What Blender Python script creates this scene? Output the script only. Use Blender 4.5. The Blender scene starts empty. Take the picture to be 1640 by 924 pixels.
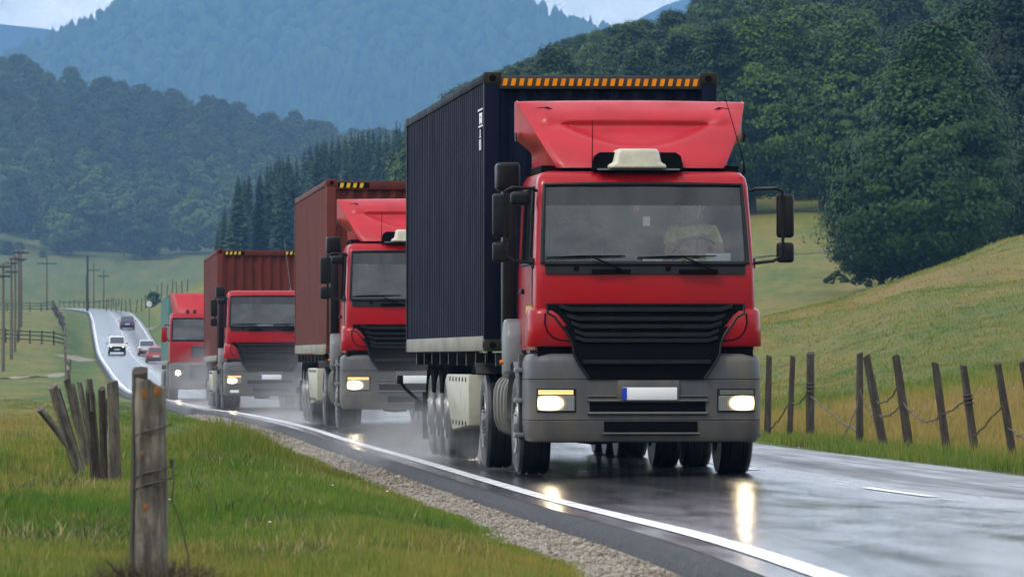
import bpy, bmesh, math, random
import numpy as np
from mathutils import Vector, Matrix, Quaternion

R = math.radians
random.seed(7)
SC = bpy.context.scene
COL = SC.collection

# ------------------------------------------------------------------ camera, light, exposure
F = 9500.0            # focal length in pixels of the 1640 px wide photograph
HOR = 560.0           # row of the horizon
cam_d = bpy.data.cameras.new('camera')
cam = bpy.data.objects.new('camera', cam_d)
COL.objects.link(cam)
cam_d.sensor_width = 36.0
cam_d.lens = 36.0 * F / 1640.0
cam.location = (0, 0, 0)
cam.rotation_euler = (R(90) + math.atan((HOR - 462.0) / F), 0, 0)
cam_d.clip_start = 1.0
cam_d.clip_end = 30000.0
cam_d.dof.use_dof = True
cam_d.dof.focus_distance = 61.0
cam_d.dof.aperture_fstop = 13.0
SC.camera = cam

SUN_EL, SUN_AZ = 54.0, 228.0     # overcast: a broad soft sun above and behind the camera
world = bpy.data.worlds.new('World')
SC.world = world
world.use_nodes = True
wn = world.node_tree
wn.nodes.clear()
w_out = wn.nodes.new('ShaderNodeOutputWorld')
w_bg = wn.nodes.new('ShaderNodeBackground')
w_sky = wn.nodes.new('ShaderNodeTexSky')
w_sky.sky_type = 'NISHITA'
w_sky.sun_disc = False
w_sky.sun_elevation = R(SUN_EL)
w_sky.sun_rotation = R(SUN_AZ)
w_sky.dust_density = 2.0
w_tc = wn.nodes.new('ShaderNodeTexCoord')
w_map = wn.nodes.new('ShaderNodeMapping')
w_map.inputs['Scale'].default_value = (1.0, 1.0, 2.6)
w_ns = wn.nodes.new('ShaderNodeTexNoise')
w_ns.inputs['Scale'].default_value = 17.0
w_ns.inputs['Detail'].default_value = 7.0
w_ns.inputs['Roughness'].default_value = 0.6
w_rmp = wn.nodes.new('ShaderNodeValToRGB')
w_rmp.color_ramp.elements[0].position = 0.36
w_rmp.color_ramp.elements[0].color = (6.4, 6.6, 7.0, 1)
w_rmp.color_ramp.elements[1].position = 0.62
w_rmp.color_ramp.elements[1].color = (13.0, 13.2, 13.6, 1)
w_mix = wn.nodes.new('ShaderNodeMix')
w_mix.data_type = 'RGBA'
w_mix.inputs[0].default_value = 0.80
wn.links.new(w_tc.outputs['Generated'], w_map.inputs['Vector'])
wn.links.new(w_map.outputs['Vector'], w_ns.inputs['Vector'])
wn.links.new(w_ns.outputs['Fac'], w_rmp.inputs['Fac'])
wn.links.new(w_sky.outputs['Color'], w_mix.inputs[6])
wn.links.new(w_rmp.outputs['Color'], w_mix.inputs[7])
# low sky band brightened so the wet road reflects more light
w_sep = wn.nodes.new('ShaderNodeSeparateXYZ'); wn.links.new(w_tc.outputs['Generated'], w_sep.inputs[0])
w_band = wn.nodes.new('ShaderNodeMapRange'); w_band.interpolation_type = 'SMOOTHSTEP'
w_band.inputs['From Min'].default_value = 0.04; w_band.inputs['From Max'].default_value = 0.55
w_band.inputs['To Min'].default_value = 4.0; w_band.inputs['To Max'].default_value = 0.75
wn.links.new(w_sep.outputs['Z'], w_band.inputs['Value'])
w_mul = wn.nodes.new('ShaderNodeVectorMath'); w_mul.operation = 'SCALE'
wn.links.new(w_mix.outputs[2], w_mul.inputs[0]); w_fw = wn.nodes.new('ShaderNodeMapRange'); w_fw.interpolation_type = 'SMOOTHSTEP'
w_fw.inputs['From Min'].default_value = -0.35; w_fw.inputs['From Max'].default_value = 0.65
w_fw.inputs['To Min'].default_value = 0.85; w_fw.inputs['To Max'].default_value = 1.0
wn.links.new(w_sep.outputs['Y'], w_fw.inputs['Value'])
w_bm = wn.nodes.new('ShaderNodeMath'); w_bm.operation = 'POWER'          # added low-sky brightness is kept to the view ahead, fading behind
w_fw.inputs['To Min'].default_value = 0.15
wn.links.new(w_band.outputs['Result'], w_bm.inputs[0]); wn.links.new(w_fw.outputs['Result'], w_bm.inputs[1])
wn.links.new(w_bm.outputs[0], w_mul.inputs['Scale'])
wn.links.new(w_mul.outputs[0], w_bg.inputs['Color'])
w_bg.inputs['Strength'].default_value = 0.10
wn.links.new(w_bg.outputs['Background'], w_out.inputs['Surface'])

sun_d = bpy.data.lights.new('sun', 'SUN')
sun_d.energy = 1.5
sun_d.angle = R(12)
sun_d.color = (1.0, 0.96, 0.90)
sun = bpy.data.objects.new('sun', sun_d)
COL.objects.link(sun)
# direction towards the sun, same azimuth as the sky (rotation measured from +Y towards +X)
sd = Vector((math.sin(R(SUN_AZ)) * math.cos(R(SUN_EL)), math.cos(R(SUN_AZ)) * math.cos(R(SUN_EL)), math.sin(R(SUN_EL))))
sun.rotation_euler = sd.to_track_quat('Z', 'Y').to_euler()

SC.view_settings.view_transform = 'Standard'
SC.view_settings.look = 'None'
SC.view_settings.gamma = 1.0
SC.view_settings.exposure = 0.65
SC.cycles.use_denoising = True
SC.cycles.max_bounces = 8
SC.cycles.diffuse_bounces = 3
SC.cycles.glossy_bounces = 3
SC.cycles.transmission_bounces = 4
SC.cycles.transparent_max_bounces = 12
SC.cycles.volume_bounces = 0
SC.cycles.sample_clamp_indirect = 6.0
SC.cycles.caustics_reflective = False
SC.cycles.caustics_refractive = False
HAZE_DENSITY = 0.00020

# ------------------------------------------------------------------ helpers
def px(x, y, Y):
    """a direction of the photograph at the real depth Y -> point in metres"""
    return Vector(((x - 820.0) / F * Y, Y, (HOR - y) / F * Y))

class MB:
    def __init__(s):
        s.v, s.f, s.m = [], [], []
    def add(s, vs, fs, m=0):
        o = len(s.v)
        s.v += [tuple(p) for p in vs]
        s.f += [tuple(i + o for i in f) for f in fs]
        s.m += [m] * len(fs)
        return s
    def box(s, x0, x1, y0, y1, z0, z1, m=0):
        vs = [(x, y, z) for z in (z0, z1) for y in (y0, y1) for x in (x0, x1)]
        return s.add(vs, [(0, 2, 3, 1), (4, 5, 7, 6), (0, 1, 5, 4), (1, 3, 7, 5), (3, 2, 6, 7), (2, 0, 4, 6)], m)
    def prism(s, poly, axis, a0, a1, m=0):
        """polygon extruded along an axis; poly gives the other two coordinates in order"""
        n = len(poly)
        def mk(p, a):
            return (a, p[0], p[1]) if axis == 'x' else ((p[0], a, p[1]) if axis == 'y' else (p[0], p[1], a))
        vs = [mk(p, a0) for p in poly] + [mk(p, a1) for p in poly]
        fs = [tuple(range(n))[::-1], tuple(range(n, 2 * n))] + [(i, (i + 1) % n, n + (i + 1) % n, n + i) for i in range(n)]
        return s.add(vs, fs, m)
    def loft(s, rings, closed=True, caps=True, m=0):
        n = len(rings[0])
        vs = [p for r in rings for p in r]
        fs = []
        for k in range(len(rings) - 1):
            for i in range(n if closed else n - 1):
                j = (i + 1) % n
                fs.append((k * n + i, k * n + j, (k + 1) * n + j, (k + 1) * n + i))
        if caps:
            fs.append(tuple(range(n))[::-1])
            fs.append(tuple(range((len(rings) - 1) * n, len(rings) * n)))
        return s.add(vs, fs, m)
    def tube(s, pts, r, n=8, m=0, caps=True):
        pts = [Vector(p) for p in pts]
        rs = r if isinstance(r, (list, tuple)) else [r] * len(pts)
        rings = []
        up = None
        for i, p in enumerate(pts):
            a = pts[max(0, i - 1)]; b = pts[min(len(pts) - 1, i + 1)]
            t = (b - a).normalized()
            if up is None:
                up = Vector((0, 0, 1)) if abs(t.z) < 0.9 else Vector((1, 0, 0))
            sx = t.cross(up).normalized(); sy = sx.cross(t).normalized(); up = sy
            rings.append([p + sx * (math.cos(2 * math.pi * k / n) * rs[i]) + sy * (math.sin(2 * math.pi * k / n) * rs[i]) for k in range(n)])
        return s.loft(rings, True, caps, m)
    def lathe(s, prof, c, axis='x', n=32, m=0, a0=0.0, a1=2 * math.pi):
        """profile [(radius, along)] turned about an axis through c"""
        full = abs(a1 - a0 - 2 * math.pi) < 1e-6
        cnt = n if full else n + 1
        rings = []
        for k in range(cnt):
            a = a0 + (a1 - a0) * k / n
            ring = []
            for r, t in prof:
                u, w = r * math.cos(a), r * math.sin(a)
                ring.append((c[0] + t, c[1] + u, c[2] + w) if axis == 'x' else ((c[0] + u, c[1] + t, c[2] + w) if axis == 'y' else (c[0] + u, c[1] + w, c[2] + t)))
            rings.append(ring)
        if full:
            rings.append(rings[0])
        return s.loft(rings, False, False, m)
    def grid(s, P, m=0, flip=False):
        nr, nc = len(P), len(P[0])
        vs = [p for row in P for p in row]
        fs = []
        for i in range(nr - 1):
            for j in range(nc - 1):
                q = (i * nc + j, i * nc + j + 1, (i + 1) * nc + j + 1, (i + 1) * nc + j)
                fs.append(q[::-1] if flip else q)
        return s.add(vs, fs, m)
    def build(s, name, mats, parent=None, bevel=0.0, seg=2, smooth=35, weld=False, recalc=True):
        me = bpy.data.meshes.new(name)
        me.from_pydata(s.v, [], s.f)
        if not isinstance(mats, (list, tuple)):
            mats = [mats]
        for mt in mats:
            me.materials.append(mt)
        me.polygons.foreach_set('material_index', s.m)
        if bevel or weld or recalc:
            bm = bmesh.new(); bm.from_mesh(me)
            if weld:
                bmesh.ops.remove_doubles(bm, verts=bm.verts, dist=1e-4)
            if recalc:
                bmesh.ops.recalc_face_normals(bm, faces=bm.faces)
            if bevel:
                es = [e for e in bm.edges if len(e.link_faces) == 2 and e.calc_face_angle(0) > R(32)]
                bmesh.ops.bevel(bm, geom=es, offset=bevel, segments=seg, affect='EDGES', clamp_overlap=True, profile=0.5)
            bm.to_mesh(me); bm.free()
        if smooth:
            me.polygons.foreach_set('use_smooth', [True] * len(me.polygons))
            me.set_sharp_from_angle(angle=R(smooth))
        me.update()
        o = bpy.data.objects.new(name, me)
        COL.objects.link(o)
        if parent is not None:
            o.parent = parent
        return o

def np_mesh(name, V, Fq, mat, parent=None, attrs=None, smooth=False):
    """fast mesh from numpy arrays; Fq is (n,k) with one k for all faces"""
    me = bpy.data.meshes.new(name)
    V = np.asarray(V, dtype=np.float32); Fq = np.asarray(Fq, dtype=np.int32)
    n, k = Fq.shape
    me.vertices.add(len(V)); me.vertices.foreach_set('co', V.ravel())
    me.loops.add(n * k); me.loops.foreach_set('vertex_index', Fq.ravel())
    me.polygons.add(n)
    me.polygons.foreach_set('loop_start', np.arange(0, n * k, k, dtype=np.int32))
    me.polygons.foreach_set('loop_total', np.full(n, k, dtype=np.int32))
    if smooth:
        me.polygons.foreach_set('use_smooth', np.ones(n, dtype=bool))
    for mt in (mat if isinstance(mat, (list, tuple)) else [mat]):
        me.materials.append(mt)
    me.update(calc_edges=True)
    for an, arr in (attrs or {}).items():
        a = me.attributes.new(an, 'FLOAT', 'POINT')
        a.data.foreach_set('value', np.asarray(arr, dtype=np.float32))
    o = bpy.data.objects.new(name, me)
    COL.objects.link(o)
    if parent is not None:
        o.parent = parent
    return o

def tag(o, label=None, cat=None, group=None, kind=None):
    if label: o['label'] = label
    if cat: o['category'] = cat
    if group: o['group'] = group
    if kind: o['kind'] = kind
    return o

def empty(name, loc=(0, 0, 0), rz=0.0):
    o = bpy.data.objects.new(name, None)
    o.empty_display_size = 0.3
    COL.objects.link(o)
    o.location = loc
    o.rotation_euler = (0, 0, rz)
    return o

def kids(o):
    return [c for c in COL.objects if c.parent == o]

def copy_tree(o, parent=None, skip=()):
    c = o.copy(); COL.objects.link(c)
    if parent is not None:
        c.parent = parent
    for ch in kids(o):
        if ch.name.split('.')[0] in skip:
            continue
        copy_tree(ch, c, skip)
    return c

def hash2(ix, iy, seed):
    h = (ix.astype(np.int64) * 374761393 + iy.astype(np.int64) * 668265263 + seed * 1442695041) & 0x7fffffff
    h = ((h ^ (h >> 13)) * 1274126177) & 0x7fffffff
    return ((h ^ (h >> 16)) & 0xffff) / 65535.0

def vnoise(x, y, seed=0):
    x = np.asarray(x, float); y = np.asarray(y, float)
    ix = np.floor(x); iy = np.floor(y); fx = x - ix; fy = y - iy
    fx = fx * fx * (3 - 2 * fx); fy = fy * fy * (3 - 2 * fy)
    a = hash2(ix, iy, seed); b = hash2(ix + 1, iy, seed); c = hash2(ix, iy + 1, seed); d = hash2(ix + 1, iy + 1, seed)
    return (a * (1 - fx) + b * fx) * (1 - fy) + (c * (1 - fx) + d * fx) * fy

def fbm(x, y, seed=0, oct=4):
    t, a, s = 0, 0.5, 0
    for k in range(oct):
        t = t + a * vnoise(np.asarray(x) * 2 ** k, np.asarray(y) * 2 ** k, seed + k * 17); s += a; a *= 0.5
    return t / s

# ------------------------------------------------------------------ materials
def new_mat(name):
    m = bpy.data.materials.new(name); m.use_nodes = True
    nt = m.node_tree
    return m, nt, nt.nodes['Principled BSDF']

def mat(name, c1, c2=None, scale=4.0, rough=0.5, rough2=None, metal=0.0, bump=0.0, bscale=None, coat=0.0, stretch=(1, 1, 1), ramp=(0.4, 0.65), spec=0.5, rnd=0.0, detail=5.0):
    m, nt, b = new_mat(name)
    N = nt.nodes; L = nt.links
    b.inputs['Base Color'].default_value = (*c1, 1)
    b.inputs['Roughness'].default_value = rough
    b.inputs['Metallic'].default_value = metal
    b.inputs['Specular IOR Level'].default_value = spec
    if coat:
        b.inputs['Coat Weight'].default_value = coat
        b.inputs['Coat Roughness'].default_value = 0.08
    tc = N.new('ShaderNodeTexCoord'); mp = N.new('ShaderNodeMapping')
    mp.inputs['Scale'].default_value = stretch
    L.new(tc.outputs['Object'], mp.inputs['Vector'])
    if c2 is not None or rough2 is not None:
        ns = N.new('ShaderNodeTexNoise')
        ns.inputs['Scale'].default_value = scale; ns.inputs['Detail'].default_value = detail
        ns.inputs['Roughness'].default_value = 0.62
        L.new(mp.outputs['Vector'], ns.inputs['Vector'])
        rp = N.new('ShaderNodeMapRange')
        rp.inputs['From Min'].default_value = ramp[0]; rp.inputs['From Max'].default_value = ramp[1]
        rp.clamp = True
        L.new(ns.outputs['Fac'], rp.inputs['Value'])
        if c2 is not None:
            mx = N.new('ShaderNodeMix'); mx.data_type = 'RGBA'
            mx.inputs[6].default_value = (*c1, 1); mx.inputs[7].default_value = (*c2, 1)
            L.new(rp.outputs['Result'], mx.inputs[0])
            L.new(mx.outputs[2], b.inputs['Base Color'])
        if rough2 is not None:
            mr = N.new('ShaderNodeMapRange')
            mr.inputs['To Min'].default_value = rough; mr.inputs['To Max'].default_value = rough2
            L.new(rp.outputs['Result'], mr.inputs['Value'])
            L.new(mr.outputs['Result'], b.inputs['Roughness'])
    if bump:
        nb = N.new('ShaderNodeTexNoise'); nb.inputs['Scale'].default_value = bscale or scale * 4
        nb.inputs['Detail'].default_value = 6
        L.new(mp.outputs['Vector'], nb.inputs['Vector'])
        bp = N.new('ShaderNodeBump'); bp.inputs['Strength'].default_value = bump; bp.inputs['Distance'].default_value = 0.02
        L.new(nb.outputs['Fac'], bp.inputs['Height']); L.new(bp.outputs['Normal'], b.inputs['Normal'])
    return m

def emit(name, col, strength):
    m, nt, b = new_mat(name)
    b.inputs['Base Color'].default_value = (*col, 1)
    b.inputs['Emission Color'].default_value = (*col, 1)
    b.inputs['Emission Strength'].default_value = strength
    return m

def leaf_mat(name, dark, light, trans=0.25):
    """foliage: leaf tone attribute blends two greens of the leaves themselves, plus a random per tree"""
    m, nt, b = new_mat(name)
    N = nt.nodes; L = nt.links
    at = N.new('ShaderNodeAttribute'); at.attribute_name = 'tone'
    oi = N.new('ShaderNodeObjectInfo')
    ad = N.new('ShaderNodeMath'); ad.operation = 'MULTIPLY_ADD'
    ad.inputs[1].default_value = 0.80; ad.inputs[2].default_value = -0.36
    L.new(oi.outputs['Random'], ad.inputs[0])
    sm = N.new('ShaderNodeMath'); sm.operation = 'ADD'; sm.use_clamp = True
    L.new(at.outputs['Fac'], sm.inputs[0]); L.new(ad.outputs[0], sm.inputs[1])
    mx = N.new('ShaderNodeMix'); mx.data_type = 'RGBA'
    mx.inputs[6].default_value = (*dark, 1); mx.inputs[7].default_value = (*light, 1)
    L.new(sm.outputs[0], mx.inputs[0])
    L.new(mx.outputs[2], b.inputs['Base Color'])
    b.inputs['Roughness'].default_value = 0.6
    b.inputs['Specular IOR Level'].default_value = 0.25
    tr = N.new('ShaderNodeBsdfTranslucent')
    L.new(mx.outputs[2], tr.inputs['Color'])
    ms = N.new('ShaderNodeMixShader'); ms.inputs[0].default_value = trans
    L.new(b.outputs[0], ms.inputs[1]); L.new(tr.outputs[0], ms.inputs[2])
    L.new(ms.outputs[0], N['Material Output'].inputs['Surface'])
    return m

def grass_mat(name, bump=0.0, blades=False):
    m, nt, b = new_mat(name)
    N = nt.nodes; L = nt.links
    at = N.new('ShaderNodeAttribute'); at.attribute_name = 'dry'
    tc = N.new('ShaderNodeNewGeometry')
    n1 = N.new('ShaderNodeTexNoise'); n1.inputs['Scale'].default_value = 0.9; n1.inputs['Detail'].default_value = 8; n1.inputs['Roughness'].default_value = 0.7
    L.new(tc.outputs['Position'], n1.inputs['Vector'])
    mr = N.new('ShaderNodeMapRange'); mr.inputs['From Min'].default_value = 0.3; mr.inputs['From Max'].default_value = 0.7
    mr.inputs['To Min'].default_value = -0.28; mr.inputs['To Max'].default_value = 0.28
    L.new(n1.outputs['Fac'], mr.inputs['Value'])
    sm = N.new('ShaderNodeMath'); sm.operation = 'ADD'; sm.use_clamp = True
    L.new(at.outputs['Fac'], sm.inputs[0]); L.new(mr.outputs['Result'], sm.inputs[1])
    n3 = N.new('ShaderNodeTexNoise'); n3.inputs['Scale'].default_value = 0.55; n3.inputs['Detail'].default_value = 10; n3.inputs['Roughness'].default_value = 0.75
    L.new(tc.outputs['Position'], n3.inputs['Vector'])
    m3 = N.new('ShaderNodeMapRange'); m3.inputs['From Min'].default_value = 0.53; m3.inputs['From Max'].default_value = 0.66; m3.inputs['To Max'].default_value = 0.75
    L.new(n3.outputs['Fac'], m3.inputs['Value'])
    rp = N.new('ShaderNodeValToRGB')
    els = rp.color_ramp.elements
    els[0].position = 0.0; els[0].color = (0.082, 0.170, 0.020, 1)
    els[1].position = 1.0; els[1].color = (0.36, 0.245, 0.085, 1)
    e = els.new(0.35); e.color = (0.180, 0.220, 0.036, 1)
    e = els.new(0.62); e.color = (0.27, 0.245, 0.05, 1)
    L.new(sm.outputs[0], rp.inputs['Fac'])
    wd = N.new('ShaderNodeMix'); wd.data_type = 'RGBA'; wd.inputs[7].default_value = (0.055, 0.068, 0.024, 1)   # darker weeds and sedge
    L.new(m3.outputs['Result'], wd.inputs[0]); L.new(rp.outputs['Color'], wd.inputs[6])
    if not blades:      # self-shadowing between the blades is put into the ground colour
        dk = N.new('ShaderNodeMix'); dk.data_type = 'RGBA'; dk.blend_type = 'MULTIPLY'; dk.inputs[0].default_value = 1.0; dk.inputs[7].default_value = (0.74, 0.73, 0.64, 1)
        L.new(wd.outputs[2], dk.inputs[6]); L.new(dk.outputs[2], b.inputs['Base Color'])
    else:
        L.new(wd.outputs[2], b.inputs['Base Color'])
    b.inputs['Roughness'].default_value = 0.75
    b.inputs['Specular IOR Level'].default_value = 0.2
    if blades:
        tr = N.new('ShaderNodeBsdfTranslucent'); L.new(wd.outputs[2], tr.inputs['Color'])
        ms = N.new('ShaderNodeMixShader'); ms.inputs[0].default_value = 0.35
        L.new(b.outputs[0], ms.inputs[1]); L.new(tr.outputs[0], ms.inputs[2])
        L.new(ms.outputs[0], N['Material Output'].inputs['Surface'])
    if bump:
        n2 = N.new('ShaderNodeTexNoise'); n2.inputs['Scale'].default_value = 2.2; n2.inputs['Detail'].default_value = 9; n2.inputs['Roughness'].default_value = 0.75
        L.new(tc.outputs['Position'], n2.inputs['Vector'])
        bp = N.new('ShaderNodeBump'); bp.inputs['Strength'].default_value = bump; bp.inputs['Distance'].default_value = 0.35
        L.new(n2.outputs['Fac'], bp.inputs['Height']); L.new(bp.outputs['Normal'], b.inputs['Normal'])
    return m

M = {}
M['red'] = mat('red_paint', (0.34, 0.0035, 0.009), (0.28, 0.005, 0.010), scale=1.5, rough=0.28, rough2=0.42, coat=0.15, spec=0.25)
M['red_faded'] = mat('faded_red_plastic', (0.42, 0.011, 0.020), (0.35, 0.010, 0.018), scale=2.0, rough=0.36, rough2=0.48, coat=0.05, spec=0.35)
M['plastic_grey'] = mat('grey_bumper_plastic', (0.068, 0.070, 0.077), (0.108, 0.096, 0.082), scale=2.2, rough=0.5, spec=0.35, stretch=(1.6, 1, .7), bump=0.04, bscale=60)
M['light_grey'] = mat('light_grey_plastic', (0.16, 0.175, 0.19), (0.12, 0.125, 0.13), scale=4, rough=0.45)
M['tank'] = mat('dirty_tank_metal', (0.12, 0.115, 0.10), (0.06, 0.055, 0.05), scale=4, rough=0.45)
M['black'] = mat('black_plastic', (0.007, 0.007, 0.008), (0.012, 0.012, 0.013), scale=6, rough=0.45, spec=0.2)
M['dark'] = mat('sooty_chassis_steel', (0.012, 0.012, 0.013), (0.028, 0.026, 0.024), scale=5, rough=0.6)
M['void'] = mat('black_rubber_and_hole_shade', (0.003, 0.003, 0.0035), rough=0.85, spec=0.06)  # black rubber; also colours in the shade of slots, holes and gaps
M['slat'] = mat('grille_slat_plastic', (0.010, 0.0105, 0.011), (0.016, 0.016, 0.017), scale=6, rough=0.45, spec=0.4)
M['lamp_car'] = emit('car_lamp_glow', (1.0, 0.85, 0.55), 7.0)
M['tyre'] = mat('wet_tyre_rubber', (0.010, 0.010, 0.011), (0.02, 0.02, 0.021), scale=9, rough=0.42)
M['rim'] = mat('dirty_steel_rim', (0.22, 0.22, 0.22), (0.10, 0.09, 0.085), scale=7, rough=0.4, metal=0.7)
M['beige'] = mat('beige_painted_steel', (0.42, 0.41, 0.33), (0.24, 0.23, 0.18), scale=5, rough=0.5, ramp=(0.5, 0.8))
M['cream'] = mat('cream_plastic', (0.62, 0.59, 0.47), (0.5, 0.47, 0.38), scale=8, rough=0.4)
M['white'] = mat('white_card', (0.78, 0.79, 0.80), rough=0.5)
M['plate_blue'] = mat('plate_blue', (0.01, 0.04, 0.42), rough=0.4)
M['tan_dirt'] = mat('road_dirt_steel', (0.25, 0.235, 0.19), (0.15, 0.14, 0.115), scale=3, rough=0.6, stretch=(1, .3, 1))
M['navy'] = mat('navy_container_paint', (0.0035, 0.006, 0.020), (0.007, 0.009, 0.019), scale=2.2, rough=0.5, rough2=0.65, stretch=(1, 1, .35), spec=0.06)
M['rust'] = mat('oxide_red_container_paint', (0.125, 0.027, 0.019), (0.080, 0.020, 0.015), scale=2.2, rough=0.55, stretch=(1, 1, .35), spec=0.12)
M['rust_light'] = mat('oxide_red_worn_edge', (0.22, 0.12, 0.09), (0.13, 0.035, 0.025), scale=3.5, rough=0.6)
M['teal'] = mat('teal_container_paint', (0.035, 0.155, 0.14), (0.028, 0.11, 0.10), scale=2, rough=0.5)
M['olive_post'] = mat('dark_olive_corner_steel', (0.016, 0.016, 0.011), (0.032, 0.026, 0.013), scale=4, rough=0.6, spec=0.15)
M['orange'] = mat('orange_reflective', (0.85, 0.27, 0.004), (0.72, 0.21, 0.004), scale=9, rough=0.5, spec=0.1)
M['yellow'] = mat('yellow_sticker', (0.62, 0.45, 0.02), rough=0.45)
M['amber'] = mat('amber_lens', (0.75, 0.18, 0.01), rough=0.2)
M['redlens'] = mat('red_lens', (0.5, 0.02, 0.02), rough=0.2)
M['chrome'] = mat('reflector_chrome', (0.42, 0.43, 0.44), rough=0.25, metal=1.0)
M['mirror'] = mat('mirror_glass', (0.8, 0.82, 0.85), rough=0.03, metal=1.0)
M['cloth'] = mat('seat_cloth', (0.045, 0.05, 0.055), (0.03, 0.033, 0.038), scale=30, rough=0.9)
M['dash'] = mat('dashboard_plastic', (0.05, 0.058, 0.062), rough=0.6)
M['vest'] = mat('yellow_work_vest', (0.85, 0.82, 0.32), (0.7, 0.66, 0.2), scale=9, rough=0.8, stretch=(6, 1, 1))
M['skin'] = mat('skin', (0.42, 0.24, 0.17), rough=0.55)
M['hair'] = mat('dark_hair', (0.02, 0.015, 0.012), rough=0.7)
M['lamp'] = emit('headlamp_glow', (1.0, 0.80, 0.46), 42.0)
M['lamp_soft'] = emit('side_lamp_glow', (1.0, 0.62, 0.25), 0.35)
M['lamp_rim'] = emit('lamp_rim_glow', (1.0, 0.62, 0.20), 3.2)

def lens_mat():
    # lamp lens: the filament side burns white, fading through amber to dull ribbed glass
    m, nt, b = new_mat('headlamp_lens'); N = nt.nodes; L = nt.links
    b.inputs['Base Color'].default_value = (.30, .30, .29, 1); b.inputs['Roughness'].default_value = .25
    at = N.new('ShaderNodeAttribute'); at.attribute_name = 'glow'
    rp = N.new('ShaderNodeValToRGB'); e = rp.color_ramp.elements
    e[0].position = .05; e[0].color = (1.0, .50, .12, 1); e[1].position = .6; e[1].color = (1.0, .86, .58, 1)
    L.new(at.outputs['Fac'], rp.inputs['Fac']); L.new(rp.outputs['Color'], b.inputs['Emission Color'])
    pw = N.new('ShaderNodeMath'); pw.operation = 'POWER'; pw.inputs[1].default_value = 3.4; L.new(at.outputs['Fac'], pw.inputs[0])
    ml = N.new('ShaderNodeMath'); ml.operation = 'MULTIPLY'; ml.inputs[1].default_value = 120.0; L.new(pw.outputs[0], ml.inputs[0])
    L.new(ml.outputs[0], b.inputs['Emission Strength'])
    return m
M['lamp_lens'] = lens_mat()

def glass(name, tint, refl=0.16, haze=0.10, hcol=(0.30, 0.34, 0.36)):
    m, nt, b = new_mat(name)
    N = nt.nodes; L = nt.links
    tr = N.new('ShaderNodeBsdfTransparent'); tr.inputs['Color'].default_value = (*tint, 1)
    gl = N.new('ShaderNodeBsdfGlossy'); gl.inputs['Roughness'].default_value = 0.03
    df = N.new('ShaderNodeBsdfDiffuse'); df.inputs['Color'].default_value = (*hcol, 1)
    fr = N.new('ShaderNodeFresnel'); fr.inputs['IOR'].default_value = 1.5
    ad = N.new('ShaderNodeMath'); ad.operation = 'ADD'; ad.inputs[1].default_value = refl; ad.use_clamp = True
    L.new(fr.outputs[0], ad.inputs[0])
    m1 = N.new('ShaderNodeMixShader'); m1.inputs[0].default_value = haze
    L.new(tr.outputs[0], m1.inputs[1]); L.new(df.outputs[0], m1.inputs[2])
    m2 = N.new('ShaderNodeMixShader')
    L.new(ad.outputs[0], m2.inputs[0]); L.new(m1.outputs[0], m2.inputs[1]); L.new(gl.outputs[0], m2.inputs[2])
    L.new(m2.outputs[0], N['Material Output'].inputs['Surface'])
    return m
M['glass'] = glass('wet_windscreen_glass', (0.80, 0.86, 0.86), refl=0.04, haze=0.08, hcol=(0.26, 0.32, 0.34))
M['glass_band'] = glass('tinted_glass_band', (0.20, 0.22, 0.24), refl=0.02, haze=0.10, hcol=(0.10, 0.10, 0.11))
M['glass_side'] = glass('side_window_glass', (0.62, 0.66, 0.66), refl=0.05, haze=0.05)
M['glass_dark'] = glass('dark_car_glass', (0.10, 0.12, 0.13), refl=0.10, haze=0.1)

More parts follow.
